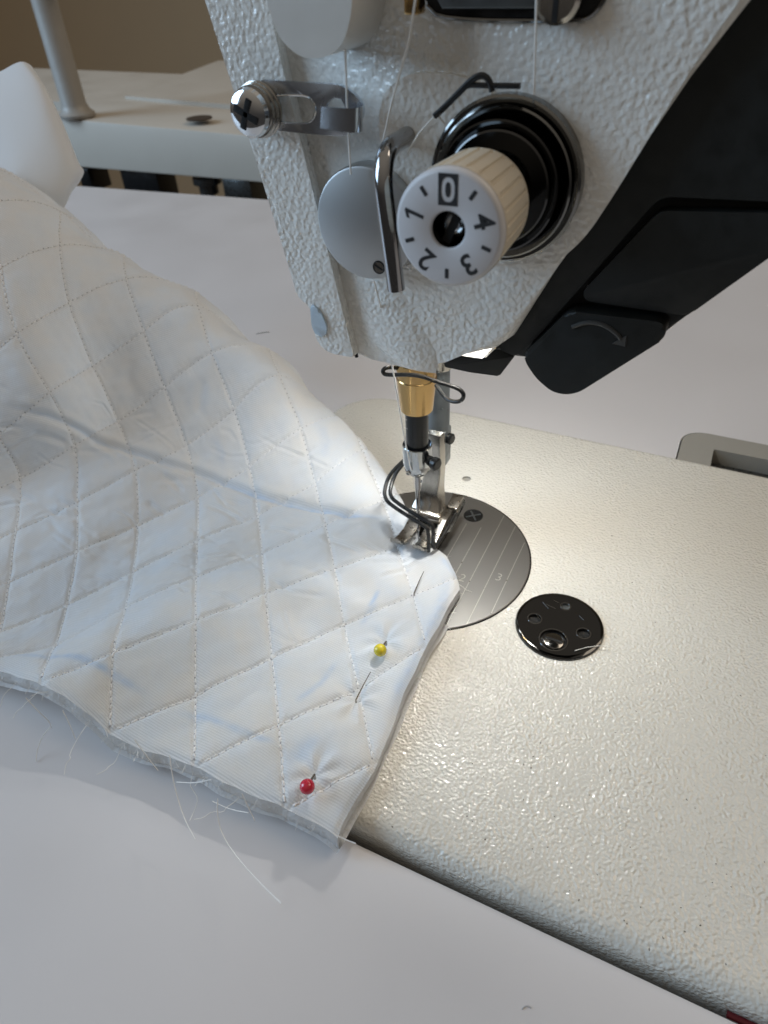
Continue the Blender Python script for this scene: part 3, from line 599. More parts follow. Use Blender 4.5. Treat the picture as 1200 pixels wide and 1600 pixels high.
# bent wire finger guard, two strands
def guard(o):
    k = [(NX-7, 170, 30.5), (NX-7.2, 167, 27), (NX-12.5, 160, 22), (NX-13.2, 156, 19), (NX-11.5, 151.5, 16.8), (NX-6, 149.5, 16.0), (NX+1, 147.2, 15.6), (NX+5.2, 146.2, 15.2), (NX+6.0, 146.0, 14), (NX+6.2, 145.6, 5.8)]
    return [(x+o[0], y+o[1], z+o[2]) for x, y, z in k]
gd = MB().tube(guard((0, 0, 0)), .62, 10, 2).build('finger_guard', 'black_wire', foot)
q = guard((1.1, 1.3, .6)); q[2] = (q[2][0]+.6, q[2][1], q[2][2]); q[3] = (q[3][0]+.6, q[3][1]+.3, q[3][2]); q[-1] = (NX+7.3, 146.4, 6.4)
MB().tube(q+[(NX+7.9, 149, 6.2), (NX+8.3, 158, 7.6), (NX+8.3, 164, 8.6)], .62, 10, 2).build('finger_guard', 'black_wire', foot)
MB().tube([(NX-9, 172, 16), (NX-3, 168.5, 15.4), (NX+1.5, 166.5, 15.0), (NX+2.2, 166.5, 14), (NX+1.2, 166, 13.2), (NX-6, 168.4, 13.4), (NX-10, 171, 14)], .45, 8, 2).build('guard_loop', 'black_wire', foot)

# ------------------------------------------------------------------ quilted cloth
ND = {(0, 3): (-208.7, 119.6, 9.9), (0, 4): (-195.8, 102.8, 3), (0, 5): (-181.4, 85.7, 0.3), (0, 6): (-167, 69.3, 0.1), (1, 1): (-212.7, 143, 54.5), (1, 2): (-199.7, 137.6, 37.3), (1, 3): (-194.6, 135.3, 17.8), (1, 4): (-183.9, 120.7, 6), (1, 5): (-170.2, 104.4, 1.3), (1, 6): (-157.4, 86.3, -1), (1, 7): (-144.8, 71, 2.8), (1, 8): (-132.3, 57.2, 10.2), (2, 1): (-208.8, 164.7, 57.4), (2, 2): (-200.9, 159.2, 36.5), (2, 3): (-188.9, 152.2, 19.6), (2, 4): (-172.4, 139.2, 10.4), (2, 5): (-160, 122.7, 1.4), (2, 6): (-147, 105.2, 0.2), (2, 7): (-134.3, 89.3, 4.8), (2, 8): (-122.2, 72.6, 9.2), (2, 9): (-109.5, 55.5, 4.5), (3, 1): (-200.3, 185.9, 59.4), (3, 2): (-188.3, 176, 44.9), (3, 3): (-176, 166.8, 28.7), (3, 4): (-162.8, 157.1, 12.3), (3, 5): (-148.6, 142.3, 3.3), (3, 6): (-134.4, 123.2, 3.2), (3, 7): (-122.8, 108, 4.9), (3, 8): (-109.5, 91.7, 8), (3, 9): (-97, 73.5, 3.2), (3, 10): (-84.3, 56.7, 4.1), (4, 2): (-176.1, 194.6, 49.1), (4, 3): (-162.8, 181.3, 38.1), (4, 4): (-150.1, 172.2, 21.9), (4, 5): (-137.4, 159.6, 7.9), (4, 6): (-122.9, 142, 3.2), (4, 7): (-111, 126.5, 3.4), (4, 8): (-98.2, 109.6, 6.3), (4, 9): (-85.1, 92, 3.2), (4, 10): (-71.9, 74.7, 3.8), (4, 11): (-59, 56.9, 3.6), (5, 4): (-137.8, 186.9, 31), (5, 5): (-124.3, 176.3, 17.3), (5, 6): (-111.4, 161.9, 6.4), (5, 7): (-97.9, 145.2, 4.7), (5, 8): (-85, 127.9, 5.2), (5, 9): (-72.4, 110.2, 3.6), (5, 10): (-58.8, 92.6, 3.4), (5, 11): (-45.7, 75.1, 3.9), (6, 6): (-100.6, 178.5, 12.9), (6, 7): (-85.5, 163.6, 5.6), (6, 8): (-72, 145.9, 3.6), (6, 9): (-58.9, 128.4, 3.5), (6, 10): (-47.2, 110.7, 6.4)}
ND.update({(3, 11): (-71.8, 39.3, 3.4), (5, 12): (-32.8, 56.7, 3.4), (6, 11): (-33, 91.8, 3.4), (7, 9): (-46.2, 144.5, 3.4), (7, 10): (-33.2, 126.9, 3.4), (4, 12): (-45.8, 39.2, 3.4), (6, 12): (-19.9, 74.2, 3.4), (7, 8): (-59.5, 163, 4), (7, 7): (-74, 181, 4.5), (1, 9): (-120, 40, 9.5), (0, 7): (-158, 56, 6.5), (0, 8): (-146, 40, 9), (-1, 6): (-180, 50, 4), (-1, 5): (-192, 66, 2.5), (4, 1): (-187, 207, 48), (4, 0): (-196, 216, 30), (5, 3): (-149, 198, 34), (5, 2): (-160, 209, 22), (6, 5): (-114, 193, 16), (6, 4): (-127, 205, 7), (7, 6): (-88, 196, 5), (3, 0): (-212, 199, 62), (3, -1): (-223, 210, 46), (2, 0): (-220, 178, 72), (2, -1): (-233, 194, 78), (2, -2): (-246, 209, 70), (1, 0): (-226, 156, 71), (1, -1): (-240, 170, 87), (1, -2): (-255, 183, 97), (1, -3): (-268, 197, 92), (0, 2): (-214, 122, 26), (0, 1): (-226, 128, 44), (0, 0): (-239, 135, 62), (0, -1): (-252, 146, 79), (0, -2): (-267, 158, 93), (0, -3): (-281, 170, 102)})
K = np.array(list(ND.keys()), float); V = np.array(list(ND.values()), float)
def phi(r2): return np.where(r2 > 1e-12, r2*np.log(np.maximum(r2, 1e-12)), 0.0)
def tps_fit(K, V, lam):
    n = len(K); D = ((K[:, None]-K[None])**2).sum(-1); A = np.zeros((n+3, n+3))
    A[:n, :n] = phi(D)+lam*np.eye(n); P = np.c_[np.ones(n), K]; A[:n, n:] = P; A[n:, :n] = P.T
    return np.linalg.solve(A, np.r_[V, np.zeros((3, V.shape[1]))])
TW = tps_fit(K, V, .004)
def surf0(ij):
    ij = np.asarray(ij, float); o = np.zeros((len(ij), 3))
    for c in range(0, len(ij), 6000):
        q = ij[c:c+6000]; D = ((q[:, None]-K[None])**2).sum(-1)
        o[c:c+6000] = phi(D) @ TW[:len(K)]+np.c_[np.ones(len(q)), q] @ TW[len(K):]
    return o
def seg_dist(fx, pts):
    """distance in cloth millimetres from points fx (n,2) to a polyline, and the position along it 0..1"""
    best = np.full(len(fx), 1e9); pos = np.zeros(len(fx)); m = len(pts)-1
    for k in range(m):
        a, b_ = np.array(pts[k], float), np.array(pts[k+1], float); ab = b_-a
        t = np.clip(((fx-a) @ ab)/(ab @ ab), 0, 1); d = np.hypot(*(fx-a-t[:, None]*ab).T)
        u = d < best; best[u] = d[u]; pos[u] = (k+t[u])/m
    return best, pos
CX, CY = 22*math.cos(math.radians(53)), 22*math.sin(math.radians(53))
def fab(ij): ij = np.asarray(ij, float); return np.c_[(ij[:, 0]+ij[:, 1])*CX, (ij[:, 0]-ij[:, 1])*CY]
WR = [([(0.225, 1.589), (0.818, 2.328), (1.448, 3.116), (2.068, 3.696), (2.97, 4.482), (3.915, 5.461), (4.494, 6.11), (5.338, 6.989), (5.909, 7.386)], 1.5, 1.5),
      ([(0.429, 2.31), (0.677, 2.602), (0.902, 2.924)], 0.7, 1.2),
      ([(1.315, 3.079), (1.593, 3.333), (1.83, 3.653)], 0.7, 1.1),
      ([(2.413, 4.27), (2.612, 4.482), (2.765, 4.812)], 0.6, 1.1),
      ([(3.112, 5.254), (3.443, 5.59), (3.731, 5.996)], 0.6, 1),
      ([(4.093, 6.381), (4.33, 6.646), (4.578, 6.946)], 0.5, 0.9),
      ([(2.154, 4.647), (2.311, 4.883), (2.487, 5.089)], 0.5, 1),
      ([(3.731, 3.291), (3.543, 3.494), (3.379, 3.71)], 0.5, 1.6),
      ([(4.881, 7.202), (5.136, 7.537), (5.43, 7.9)], 0.5, 0.9),
      ([(3.039, 7.437), (3.306, 7.703), (3.651, 8.033)], 0.35, 1.2),
      ([(2.489, 2.891), (2.49, 2.483), (2.662, 2.253)], 0.4, 2),
      ([(0.317, 3.704), (0.72, 4.097), (0.988, 4.343)], 0.5, 1.2),
      ([(-0.252, 2.99), (-0.024, 3.336), (0.312, 3.655)], 0.5, 1.2),
      ([(5.418, 7.677), (5.766, 8.033), (6.127, 8.299)], 0.5, 0.8),
      ([(5.494, 8.11), (5.822, 8.254), (6.209, 8.394)], 0.45, 0.8),
      ([(5.576, 8.46), (5.918, 8.494), (6.243, 8.464)], 0.4, 0.8),
      ([(1.107, 5.032), (1.449, 5.344), (1.946, 5.755)], 0.35, 1.4),
      ([(4.27, 7.479), (4.619, 7.831), (4.908, 8.165)], 0.3, 1.2)]     # (points in i,j ; depth mm ; width mm)
MK = [([(2.97, 4.482), (3.915, 5.461), (4.494, 6.11), (5.338, 6.989), (6.008, 7.45)], 0.93, 0.94),
      ([(0.257, 1.633), (0.818, 2.328), (1.448, 3.116), (2.068, 3.696), (2.97, 4.482)], 0.74, 0.56),
      ([(0.274, 6.836), (1.566, 7.878), (2.004, 8.306), (2.469, 8.784)], 1.12, 1),
      ([(2.733, 9.067), (3.195, 9.465), (3.651, 9.962), (4.013, 10.278)], 1.12, 0.75),
      ([(5.557, 8.66), (5.464, 8.808), (5.361, 8.921)], 0.68, 1.2),
      ([(6.661, 8.736), (6.355, 9.46), (5.947, 9.99), (5.51, 10.36), (5.312, 10.667)], 1.86, 0.75),
      ([(4.836, 9.495), (4.542, 9.715), (4.211, 9.811)], 0.93, 0.69),
      ([(6.572, 8.473), (6.692, 8.815), (6.746, 9.035)], 1.36, 0.75),
      ([(5.17, 9.189), (5.338, 9.002), (5.502, 8.851)], 0.93, 0.5),
      ([(3.479, 4.097), (3.577, 4.389), (3.572, 4.742)], 1.55, 0.44),
      ([(5.387, 5.066), (5.392, 5.481), (5.24, 5.75)], 1.86, 0.38),
      ([(4.457, 10.376), (4.218, 10.499), (3.999, 10.467)], 1.86, 0.56),
      ([(4.604, 11.477), (4.784, 11.235), (4.946, 11.069)], 1.86, 0.5)]        # faint washed-out blue marker strokes: (points in i,j ; width mm ; strength)
_rw = random.Random(11)
for _ in range(64):
    i0, t0 = _rw.uniform(-.3, 6.3), _rw.uniform(-4.6, -.2); j0 = i0-t0; an = _rw.gauss(.67, .28); ln = _rw.uniform(.22, .55)
    if (i0+j0) > 15: continue
    bend = _rw.uniform(-.07, .07); c, q = math.cos(an)*ln, math.sin(an)*ln
    WR.append(([(i0-c, j0-q), (i0-bend, j0+bend), (i0+c, j0+q)], _rw.uniform(.12, .42), _rw.uniform(.45, 1.0)))
PUCK = [(5.479, 9.588), (4.341, 10.799), (4.955, 10.124)]    # pin puckers (i, j)
_ph = RNG.uniform(0, 6.28, 40); _dr = RNG.uniform(0, 6.28, 40); _wl = RNG.uniform(4, 24, 40)
def height(ij):
    ij = np.asarray(ij, float); f = fab(ij)
    di = np.abs(ij[:, 0]-np.round(ij[:, 0]))*21.1; dj = np.abs(ij[:, 1]-np.round(ij[:, 1]))*21.1
    e1 = (7+(ij[:, 0]-ij[:, 1]))*CY; e2 = (16-(ij[:, 0]+ij[:, 1]))*CX
    flat = np.clip(np.minimum(e1, e2+4)/7, .35, 1)
    d = -1/np.sqrt(1/(di+.35)**2+1/(dj+.35)**2)*-1
    far = np.clip(1-(ij[:, 0]-ij[:, 1]-1.0)/3, .35, 1)*np.clip(1.15+(ij[:, 0]+ij[:, 1]-9)/14, .55, 1)
    h = .80*far*flat*(1-np.exp(-d/2.6))
    ru = .5+.5*np.sin(f[:, 0]*2.3+np.sin(f[:, 1]*.7)*2)*np.sin(f[:, 1]*1.9+1.3*np.sin(f[:, 0]*.5))
    h += .16*far*(ru-.5)*np.exp(-((np.minimum(di, dj)-1.3)/1.3)**2)
    h -= .34*far*np.exp(-(np.minimum(di, dj)/.55)**2)
    for k in range(40):
        h += .016*math.sqrt(_wl[k])*.6*np.sin((f[:, 0]*math.cos(_dr[k])+f[:, 1]*math.sin(_dr[k]))*6.283/_wl[k]+_ph[k])*flat
    for pts, dep, wid in WR:
        dd, t = seg_dist(f, fab(pts)); en = np.clip(np.minimum(t, 1-t)*6, 0, 1)
        h += -dep*en*np.exp(-(dd/wid)**2)+.35*dep*en*np.exp(-((dd-1.9*wid)/(1.1*wid))**2)
    for pi, pj in PUCK:
        g = f-fab([(pi, pj)])[0]; rr = np.hypot(*g.T); an = np.arctan2(g[:, 1], g[:, 0])
        h += -.95*np.exp(-(rr/2.2)**2)+.36*np.sin(an*6+1)*np.exp(-((rr-4.6)/3.2)**2)
    return h
def normal(ij):
    e = .02; a = surf0(np.asarray(ij)+[e, 0])-surf0(np.asarray(ij)-[e, 0]); b_ = surf0(np.asarray(ij)+[0, e])-surf0(np.asarray(ij)-[0, e])
    n = np.cross(b_, a); n /= np.linalg.norm(n, axis=1)[:, None]
    n[n[:, 2] < -.6] *= -1
    return n
def surf(ij, up=0.0):
    ij = np.asarray(ij, float); return surf0(ij)+normal(ij)*(height(ij)+up)[:, None] if not np.isscalar(up) else surf0(ij)+normal(ij)*(height(ij)+up)[:, None]
quilt = thing('quilted_fabric', (-110, 90, 4), 'white diamond-quilted cotton with batting and frayed cut edge, half under the presser foot', 'fabric')
def smax(t):
    return np.interp(t, [-7, -4.5, -2.5, -2.25, -1.85, -1.65, -1.17, -.4, .05, .3, .6, 1, 2, 5.2], [16.05, 16, 15.95, 15.75, 15.2, 14.4, 13.85, 12.95, 12.2, 11.75, 11.1, 10.3, 8.9, 5])
def smin(t): return np.interp(t, [-7, 0, 5.2], [5.0, -.4, -4.5])
NT, NS = 460, 420
tt = np.linspace(-7, 4.6, NT); ss = np.linspace(0, 1, NS)
T2, S2 = np.meshgrid(tt, ss, indexing='ij')
hi = smax(T2)+.03*np.sin(T2*2.9)+.01*np.sin(T2*7+1); lo_ = smin(T2); Sx = lo_+(hi-lo_)*S2
front = np.exp(-((T2+7)/.12)**2)*(.022*np.sin(Sx*2.6)+.008*np.sin(Sx*7.3))
Tx = T2+front
IJ = np.c_[((Sx+Tx)/2).ravel(), ((Sx-Tx)/2).ravel()]
P3 = surf(IJ)
e1 = (T2.ravel()+7)*CY; e2 = ((hi-Sx).ravel())*CX
P3[:, 2] -= .8*np.exp(-(e1/1.2)**2)+.5*np.exp(-(e2/1.0)**2)     # the cut edges curl down a little
me = bpy.data.meshes.new('top_cloth')
idx = np.arange(NT*NS).reshape(NT, NS)
F = np.stack([idx[:-1, :-1], idx[:-1, 1:], idx[1:, 1:], idx[1:, :-1]], -1).reshape(-1, 4)
me.from_pydata(((P3-np.array(BASE['quilted_fabric']))*MM).tolist(), [], F.tolist())
me.polygons.foreach_set('use_smooth', [True]*len(me.polygons))
uvl = me.uv_layers.new(name='fabric_mm'); fxy = fab(IJ); li = np.zeros(len(me.loops), int); me.loops.foreach_get('vertex_index', li)
uvl.data.foreach_set('uv', fxy[li].astype('f').ravel())
mk = np.zeros(len(IJ))
for pts, wid, st in MK:
    dd, t = seg_dist(fxy, fab(pts)); mk = np.maximum(mk, st*np.exp(-(dd/wid)**2)*np.clip(np.minimum(t, 1-t)*5, 0, 1))
at = me.attributes.new('marker', 'FLOAT', 'POINT'); at.data.foreach_set('value', mk.astype('f'))
me.materials.append(M['cloth']); top = bpy.data.objects.new('top_cloth', me); COL.objects.link(top); top.parent = quilt
# batting and backing seen along the two cut edges
edge = [P3[idx[0, k]] for k in range(NS)]+[P3[idx[k, NS-1]] for k in range(1, NT) if tt[k] < .2]
edge = np.array(edge); ns0 = NS
def ground(p): return 0.25 if (p[0] > BX0+2 and p[1] > BY0-0.5) else None
G = []; G2 = []
cen = np.array([-120, 130])
for k, p in enumerate(edge):
    onfront = k < ns0
    inw = np.array([0, 1.0]) if onfront else np.array([-1.0, 0])
    th = 5.0+.4*math.sin(p[0]*.11+p[1]*.13)+.25*math.sin(p[0]*.31+p[1]*.27)
    zb = p[2]-th
    if not onfront: zb = max(.3, p[2]-4.6)
    row = []
    for m_ in range(7):
        u = m_/6; bul = .55*math.sin(math.pi*u)+RNG.normal(0, .05)+.06*math.sin(p[0]*.9+p[1]*.8+2*u)
        q = np.array([p[0], p[1], p[2]*(1-u)+zb*u-.05]); q[:2] -= inw*(bul-.35+.35*u if onfront else bul-.3)
        row.append(q)
    for m_ in range(3):
        q = np.array([p[0], p[1], zb+.1]); q[:2] += inw*(3+5*m_); row.append(q)
    G.append(row)
    r2 = []
    for dx_, dz_ in ((-1.0+.35*math.sin(p[0]*.17+p[1]*.2), -.12), (0, -.02), (2.5, 0), (6, 0)):
        q = np.array([p[0], p[1], zb+dz_]); q[:2] += inw*dx_; r2.append(q)
    G2.append(r2)
MB().sheet(G).build('batting', 'batting', quilt, ang=80)
MB().sheet(G2).build('backing_cloth', 'batting', quilt, ang=80)
# underside of the raised part, so the fold is a closed layer
# stitches: one run of thread dashes for every quilting line
def run(fixed, is_i, lo2, hi2):
    b = MB(); n = int((hi2-lo2)*22/1.9)
    u = np.linspace(lo2, hi2, n+1); us = []
    for k in range(n): us += [u[k], u[k]+(u[k+1]-u[k])*.33, u[k]+(u[k+1]-u[k])*.66, u[k]+(u[k+1]-u[k])*.83]
    us = np.array(us); ij = np.c_[np.full(len(us), fixed), us] if is_i else np.c_[us, np.full(len(us), fixed)]
    s_ = ij[:, 0]+ij[:, 1]; t_ = ij[:, 0]-ij[:, 1]
    ok = (t_ > -6.95) & (s_ < smax(t_)-.06) & (s_ > smin(t_)+.1) & (t_ < 4.3)
    ij[:, 0] += RNG.normal(0, .004, len(ij)); ij[:, 1] += RNG.normal(0, .004, len(ij))
    pp = surf(ij, np.tile([-.10, .24, -.10, .03], n)); nn = normal(ij[3::4]); hb_ = MB()
    for k in range(n):
        if not ok[4*k:4*k+4].all(): continue
        b.tube([pp[4*k], pp[4*k+1], pp[4*k+2]], .25, 6, 1)
        hb_.lathe([(-.05, .30), (.05, .24), (.06, 0)], pp[4*k+3], nn[k], 8, False)  # flat grey discs, the shade of needle pits put into their colour
    if len(b.bm.verts): hb_.build('needle_hole_shades', 'hole', b.build('stitch_line', 'stitch', quilt))
    else: b.bm.free(); hb_.bm.free()
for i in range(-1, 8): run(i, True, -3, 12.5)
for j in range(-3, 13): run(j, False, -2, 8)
# frayed threads along the cut edges
def fray(p, vec, r=.07, wob=.5):
    n = 6; q = [Vector(p)]; v = Vector(vec)/n
    for k in range(n): q.append(q[-1]+v+Vector((random.gauss(0, wob), random.gauss(0, wob), random.gauss(0, wob*.6)))*(v.length*.5))
    for w in q: w.z = max(w.z, TZ+.2 if w.y < BY0-1 else .25)
    return MB().tube(q, r, 5, 1)
for k in range(70):
    m_ = random.randrange(56, len(edge)-16); p = edge[m_].copy(); onf = m_ < ns0
    p[2] -= random.uniform(0.3, 3.2); ln = random.choice([1, 1.5, 1.5, 2, 2.5, 3, 4])
    a = random.uniform(-1.2, 1.2); d = (math.sin(a), -math.cos(a), random.uniform(-.5, .2)) if onf else (math.cos(a), math.sin(a)*.8-.4, random.uniform(-.3, .3))
    fray(p, Vector(d)*ln, .06).build('frayed_thread', 'thread', quilt)
fz = MB()
for k in range(300):
    m_ = random.randrange(30, len(edge)-6); p = edge[m_].copy(); onf = m_ < ns0
    p[2] -= random.uniform(-.2, 4.2); a = random.uniform(-1.3, 1.3)
    d = Vector((math.sin(a), -math.cos(a), random.uniform(-.6, .5)) if onf else (math.cos(a), math.sin(a)-.2, random.uniform(-.5, .6)))*random.uniform(.5, 1.9)
    q = Vector(p); fz.tube([q, q+d*.5+Vector((random.gauss(0, .12), random.gauss(0, .12), random.gauss(0, .1))), q+d], .022, 3)
fz = fz.build('edge_fuzz', 'thread', quilt); fz['kind'] = 'stuff'
for pts, zz in (([(-85.71, 53, 13.63), (-84.35, 51, 10.96), (-83.14, 49, 5.32), (-79.36, 46, 1.92), (-73.63, 43, 3.27)], 0), ([(-72.27, 51, 8.06), (-71.95, 49, 4.08), (-69.92, 47, 0.56), (-63.35, 44, 1.21), (-52.56, 39, 11.81), (-42.11, 34, 24.9)], 0),
                ([(-127.9, 44.38, -5.2), (-129.2, 46.58, -4), (-127.8, 48.91, 0), (-124.7, 50.34, 4)], 0), ([(-131.8, 52, 10.23), (-129.8, 52, 5.34), (-127.2, 52, 2.4), (-128.6, 52, -1.37)], 0), ([(-63.9, 51, 16.81), (-63.42, 51, 11.2), (-62.77, 51, 6.02)], 0), ([(-94.32, 52, 15.96), (-93.14, 52, 10.6), (-91.02, 52, 4.81)], 0),
                ([(-41.91, 51, 18.39), (-39.06, 51, 18.22), (-36.76, 51, 18.68)], 0), ([(-74.37, 51, 5.26), (-69.38, 51, 5.49), (-63.96, 51, 8.49)], 0), ([(-84.28, 51, 6.25), (-77.81, 51, 10.54), (-71.91, 51, 16.56)], 0), ([(-115.5, 51, 15.84), (-116, 51, 10.21), (-117.4, 51, 2.31)], 0)):
    MB().tube(pts, .10, 6, 2).build('frayed_thread', 'thread', quilt)
for px_, ln_, a_ in ((120, 9, .2), (150, 7, -.5), (205, 12, .4), (238, 8, -.2), (300, 11, .7), (345, 8, -.6)):
    p = edge[px_].copy(); p[2] -= 2.5
    fray(p, Vector((math.sin(a_), -math.cos(a_), -.35))*ln_, .075, .9).build('frayed_thread', 'thread', quilt)
for px_, ln_, a_ in ((24, 6, -.4), (48, 9, -1.0), (70, 7, -.3), (98, 6, -.7)):
    p = edge[ns0+px_].copy(); p[2] -= 1.5
    fray(p, Vector((math.cos(a_), math.sin(a_), -.3))*ln_, .065, .9).build('frayed_thread', 'thread', quilt)
# far end of the cloth, folded up at the back left
fa = [[(-322.1, 223.6, 102), (-313, 237.8, 112), (-302.2, 243.9, 115.7), (-295.1, 247.2, 118.4), (-291.8, 249.2, 118.7), (-292.2, 252.8, 116.5), (-304.5, 261.4, 113.8)],
      [(-316.4, 217.3, 98.47), (-304.4, 227.4, 105.6), (-289.1, 232.4, 108.8), (-278.6, 236.8, 110.7), (-276.6, 241.5, 111.4), (-279.1, 245.7, 107.9), (-295.4, 257.6, 104.6)],
      [(-311.2, 210.3, 92.79), (-297.6, 217.9, 98), (-279.8, 222.1, 100.4), (-266.3, 227, 101.2), (-263.5, 232.4, 100.8), (-267.9, 238.8, 97.52), (-285.1, 252.2, 93.22)],
      [(-305.3, 201.8, 85.18), (-292.9, 210.1, 90.21), (-272.1, 214, 92.24), (-258.5, 217.9, 90.3), (-253.2, 224, 89.25), (-258.7, 232.4, 85.58), (-275.9, 245.2, 80.57)],
      [(-299.9, 192.5, 75.43), (-288.5, 203.2, 83.54), (-266.9, 207.2, 83.62), (-254, 211.2, 79.17), (-250.9, 221.5, 82.2), (-257.2, 232.4, 81.64), (-272, 243.3, 76.46)],
      [(-298, 184.3, 62.53), (-284.2, 196.2, 70.67), (-265.7, 205, 74.41), (-254.6, 211.1, 71.64), (-255.3, 221.2, 76.47), (-261.2, 231.9, 77.13), (-274.3, 241.7, 72.92)]]
fa = np.array(fa, float); fb = []
def cr(a, n):                       # resample rows by Catmull-Rom
    m_ = len(a); o = []
    for u in np.linspace(0, m_-1, n):
        k = min(int(u), m_-2); t = u-k; p0, p1, p2, p3 = a[max(k-1, 0)], a[k], a[k+1], a[min(k+2, m_-1)]
        o.append(.5*(2*p1+(p2-p0)*t+(2*p0-5*p1+4*p2-p3)*t*t+(3*p1-p0-3*p2+p3)*t**3))
    return np.array(o)
g1 = np.array([cr(r, 40) for r in fa]); g2 = cr(g1, 40)
MB().sheet(g2).build('folded_end', 'cloth', quilt, ang=80)

# ------------------------------------------------------------------ pins
def pin(loc_h, nub, tipa, tipb, mat, label):
    o = thing('sewing_pin', loc_h, label, 'pin', 'glass-headed pins in the quilted cloth')
    MB().lathe([(-1.75+1.75*(1-math.cos(math.pi*k/16)), 1.75*math.sin(math.pi*k/16)) for k in range(17)], loc_h, Vector(nub)-Vector(loc_h), 28, False).build('pin_head', mat, o)
    MB().tube([loc_h, Vector(loc_h).lerp(Vector(nub), .75), nub, Vector(nub)-Vector((0, 0, 1.6))], .33, 8).build('pin_shank', 'pin_steel', o)
    MB().tube([Vector(tipa)-Vector((0, 0, .9)), tipa, Vector(tipa).lerp(Vector(tipb), .5)+Vector((0, 0, .25)), tipb], .28, 8, 0, taper=.35).build('pin_point', 'pin_steel', o)
pin((-57.45, 103.5, 7.4), (-57.8, 107.7, 6), (-58.34, 128, 5.2), (-59.13, 137.1, 5.6), 'pin_yellow', 'yellow pearl-headed pin stuck in the quilted cloth nearest the presser foot')
pin((-55.69, 62.01, 7.4), (-56.17, 65.71, 6), (-56.95, 88.05, 5.4), (-57.18, 96.98, 6), 'pin_red', 'red pearl-headed pin stuck in the quilted cloth near its cut corner')

# ------------------------------------------------------------------ sewing thread through the guides
th = thing('sewing_thread', (NX, NY, 30), 'fine white thread running down the machine head through the guides to the needle', 'thread')
def strand(pts, r=.18, sm=0): return MB().tube(pts, r, 6, sm).build('thread_strand', 'thread', th)
strand([(-61.11, 113, 151.3), (-64.22, 118.4, 141.5), (-64.8, 118.6, 131.9), (-65.02, 118.8, 127.7), (-65.44, 119.5, 120.8)])
strand([(-62.53, 120.8, 101), (-64.25, 128, 89.29), (-67.13, 138, 69.4), (-68.66, 145.6, 48.92), (-67.6, 147, 36.5), (-67.3, 147.6, 34.12)], .21)
strand([(-67.8, 150, 30.68), (-67.52, 151, 22.01), (-67.33, 151.2, 9.17)], .1)
strand([(-51.38, 119, 149.3), (-53.09, 119, 141.4), (-56.52, 119, 132.6), (-58.26, 118, 125.8)], .2)
strand([(-34.12, 121, 148.8), (-33.84, 121, 145.1), (-33.12, 121, 134.1)], .2)
strand([(-53.59, 118.6, 125.3), (-51.59, 119, 128.3), (-48.71, 119, 131)], .17)
strand([(-48.49, 119, 131.2), (-47.37, 120.5, 129.3)], .14)
for yy, dx_ in ((610, -5), (622, -6), (635, -4), (652, 8), (668, 7), (640, -7)):
    f = (yy-590)/82; c = Vector((-67.13, 138, 69.4)).lerp(Vector((-68.85, 146, 48.63)), f)
    MB().tube([c, c+Vector((dx_*.1, -.1, .2)), c+Vector((dx_*.22, -.1, random.uniform(-.3, .5)))], .03, 4, 1).build('thread_fuzz', 'thread', th)
# lint on the machine
tag(MB().tube([(-10.81, 129.1, 1.2), (-9.11, 130.8, 1.2), (-6.88, 132.5, 1.2), (-4.54, 133.8, 1.2), (-1.7, 134.3, 1.2)], .09, 6, 2).build('thread_scrap', 'thread', None, loc=(-6.88, 132.5, 1.2)), 'short scrap of white thread lying across the edge of the dark round cover disc', 'thread scrap')
b = MB()
for k in range(26):
    p = Vector((random.uniform(-25, 34), random.uniform(66, 100), .02)); a = random.uniform(0, 3.14)
    b.box(p, (random.uniform(.15, .5), random.uniform(.12, .25), .08), rot=Matrix.Rotation(a, 3, 'Z'))
ln = b.build('lint_specks', 'pocket'); ln['kind'] = 'stuff'; ln['label'] = 'dark lint specks scattered over the front of the cream machine bed'; ln['category'] = 'lint'

# ------------------------------------------------------------------ grey hinge cushion let into the table behind the bed
hg = thing('hinge_cushion', (30, 246, TZ), 'grey plastic hinge cushion with dark pocket let into the table behind the bed', 'hinge')
hy0 = 233
o_ = rrect(hx0, hx1, hy0, hy1, 9, TZ+.35); i_ = rrect(14.0, 71, 226+9, 253.5, .8, TZ+.35, 2)
MB().prism(o_, (0, 0, -9), holes=[i_], bevel=0).build('cushion_body', 'grey_plastic', hg)
MB().box((42.5, 244, TZ-8.4), (57.4, 19, .5)).build('pocket_floor', 'pocket', hg)
MB().box((42.5, 249.5, TZ-6), (57, 3.4, 3.2), .6).build('hinge_bar', 'dark_steel', hg)

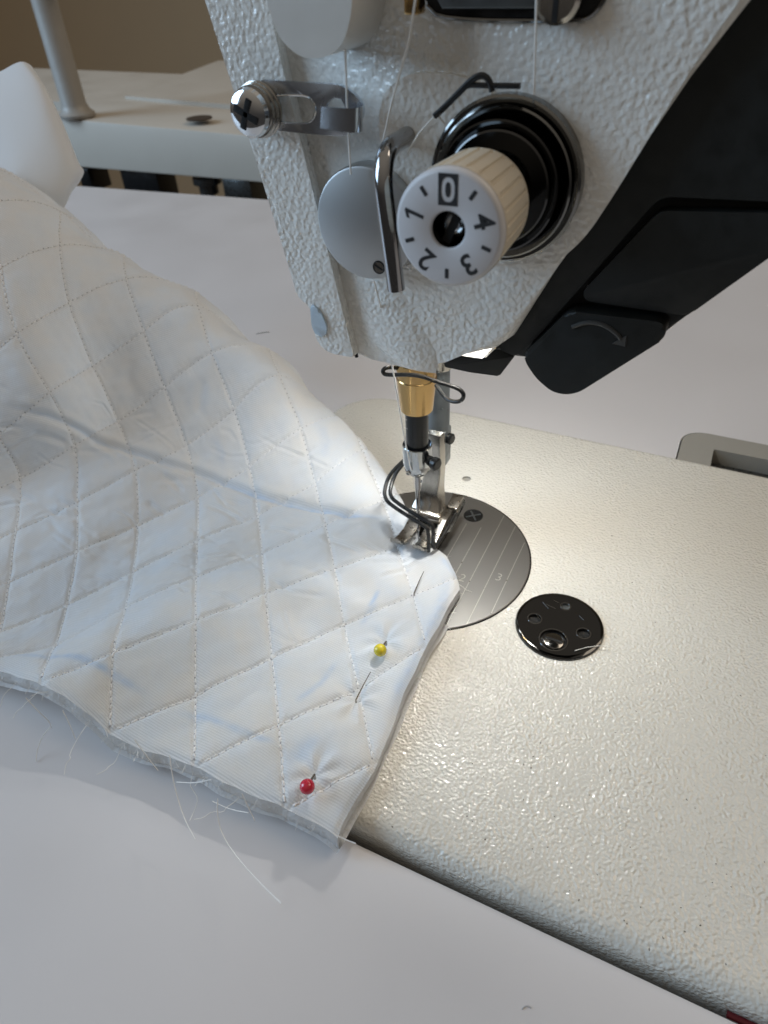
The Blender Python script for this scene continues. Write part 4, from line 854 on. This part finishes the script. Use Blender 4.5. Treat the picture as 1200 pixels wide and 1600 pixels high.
# ------------------------------------------------------------------ rear shelf, post and clamps behind the table
sh_ = thing('rear_shelf', (-550, 640, 0), 'beige painted board shelf standing behind the table by the wall', 'shelf')
S0 = [(-707.4, 600, 19.2), (-30.12, 600, 6.64), (-22.72, 600, -24.29), (-731.6, 600, -29.26)]
MB().prism(S0, (0, 95, 0), bevel=2, seg=2).build('front_board', 'shelf', sh_)
zt = S0[0][2]
MB().prism([(-1050, 690, zt-.5), (420, 690, zt-12.5), (420, 900, zt-12.5), (-1050, 900, zt-.5)], (0, 0, -12)).build('rear_board', 'shelf', sh_)
MB().prism([(-697.3, 724.5, 19), (-433.4, 693.7, 19), (-664.3, 1080, 19), (-764.2, 1003, 19)], (0, 0, -6)).build('raised_leaf', 'shelf', sh_)
hp = Vector((-513, 625, 21.77))
MB().lathe([(0, 0), (0, 13), (1.2, 13), (1.2, 0)], (hp.x, 628, zt+.4), (0, 0, 1), 28).build('cable_hole_shade', 'brown_hole', sh_)  # thin raised disc, its dark brown stands in for shade down a hole
for a_, b2 in ((136, 160), (198, 272), (350, 368)):
    pa, pb_ = Vector((-697.2, 590, 121.1)), 0
MB().box((-671.4, 620, -43.42), (16, 30, 24), 1).build('clamp_block', 'needle_bar', sh_)
MB().box((-591, 620, -43.02), (50, 30, 30), 1).build('clamp_block', 'needle_bar', sh_)
MB().box((-463.4, 620, -43.61), (34, 30, 30), 1).build('clamp_block', 'dark_steel', sh_)
pz = Vector((-507, 615, -40.68))
MB().lathe([(-16, 5), (-6, 5), (-6, 10), (4, 10), (4, 15), (10, 15), (10, 0)], pz, (0, 0, 1), 16).build('clamp_bolt', 'dark_steel', sh_)
pp = Vector((-660.5, 610, 19.25))
po = thing('grey_post', (pp.x, pp.y, pp.z), 'round grey post with collar standing on the rear shelf', 'post')
MB().lathe([(0, 0), (0, 18.5), (3, 19), (6, 15), (12, 12.6), (150, 12), (150, 0)], pp, (0, 0, 1), 32).build('shaft', 'post', po)
MB().lathe([(118, 12.1), (118, 19), (160, 19), (160, 0)], pp, (0, 0, 1), 32).build('collar', 'table', po)
MB().box(pp+Vector((30, 0, 122)), (30, 10, 8), 1).build('bracket', 'needle_bar', po)
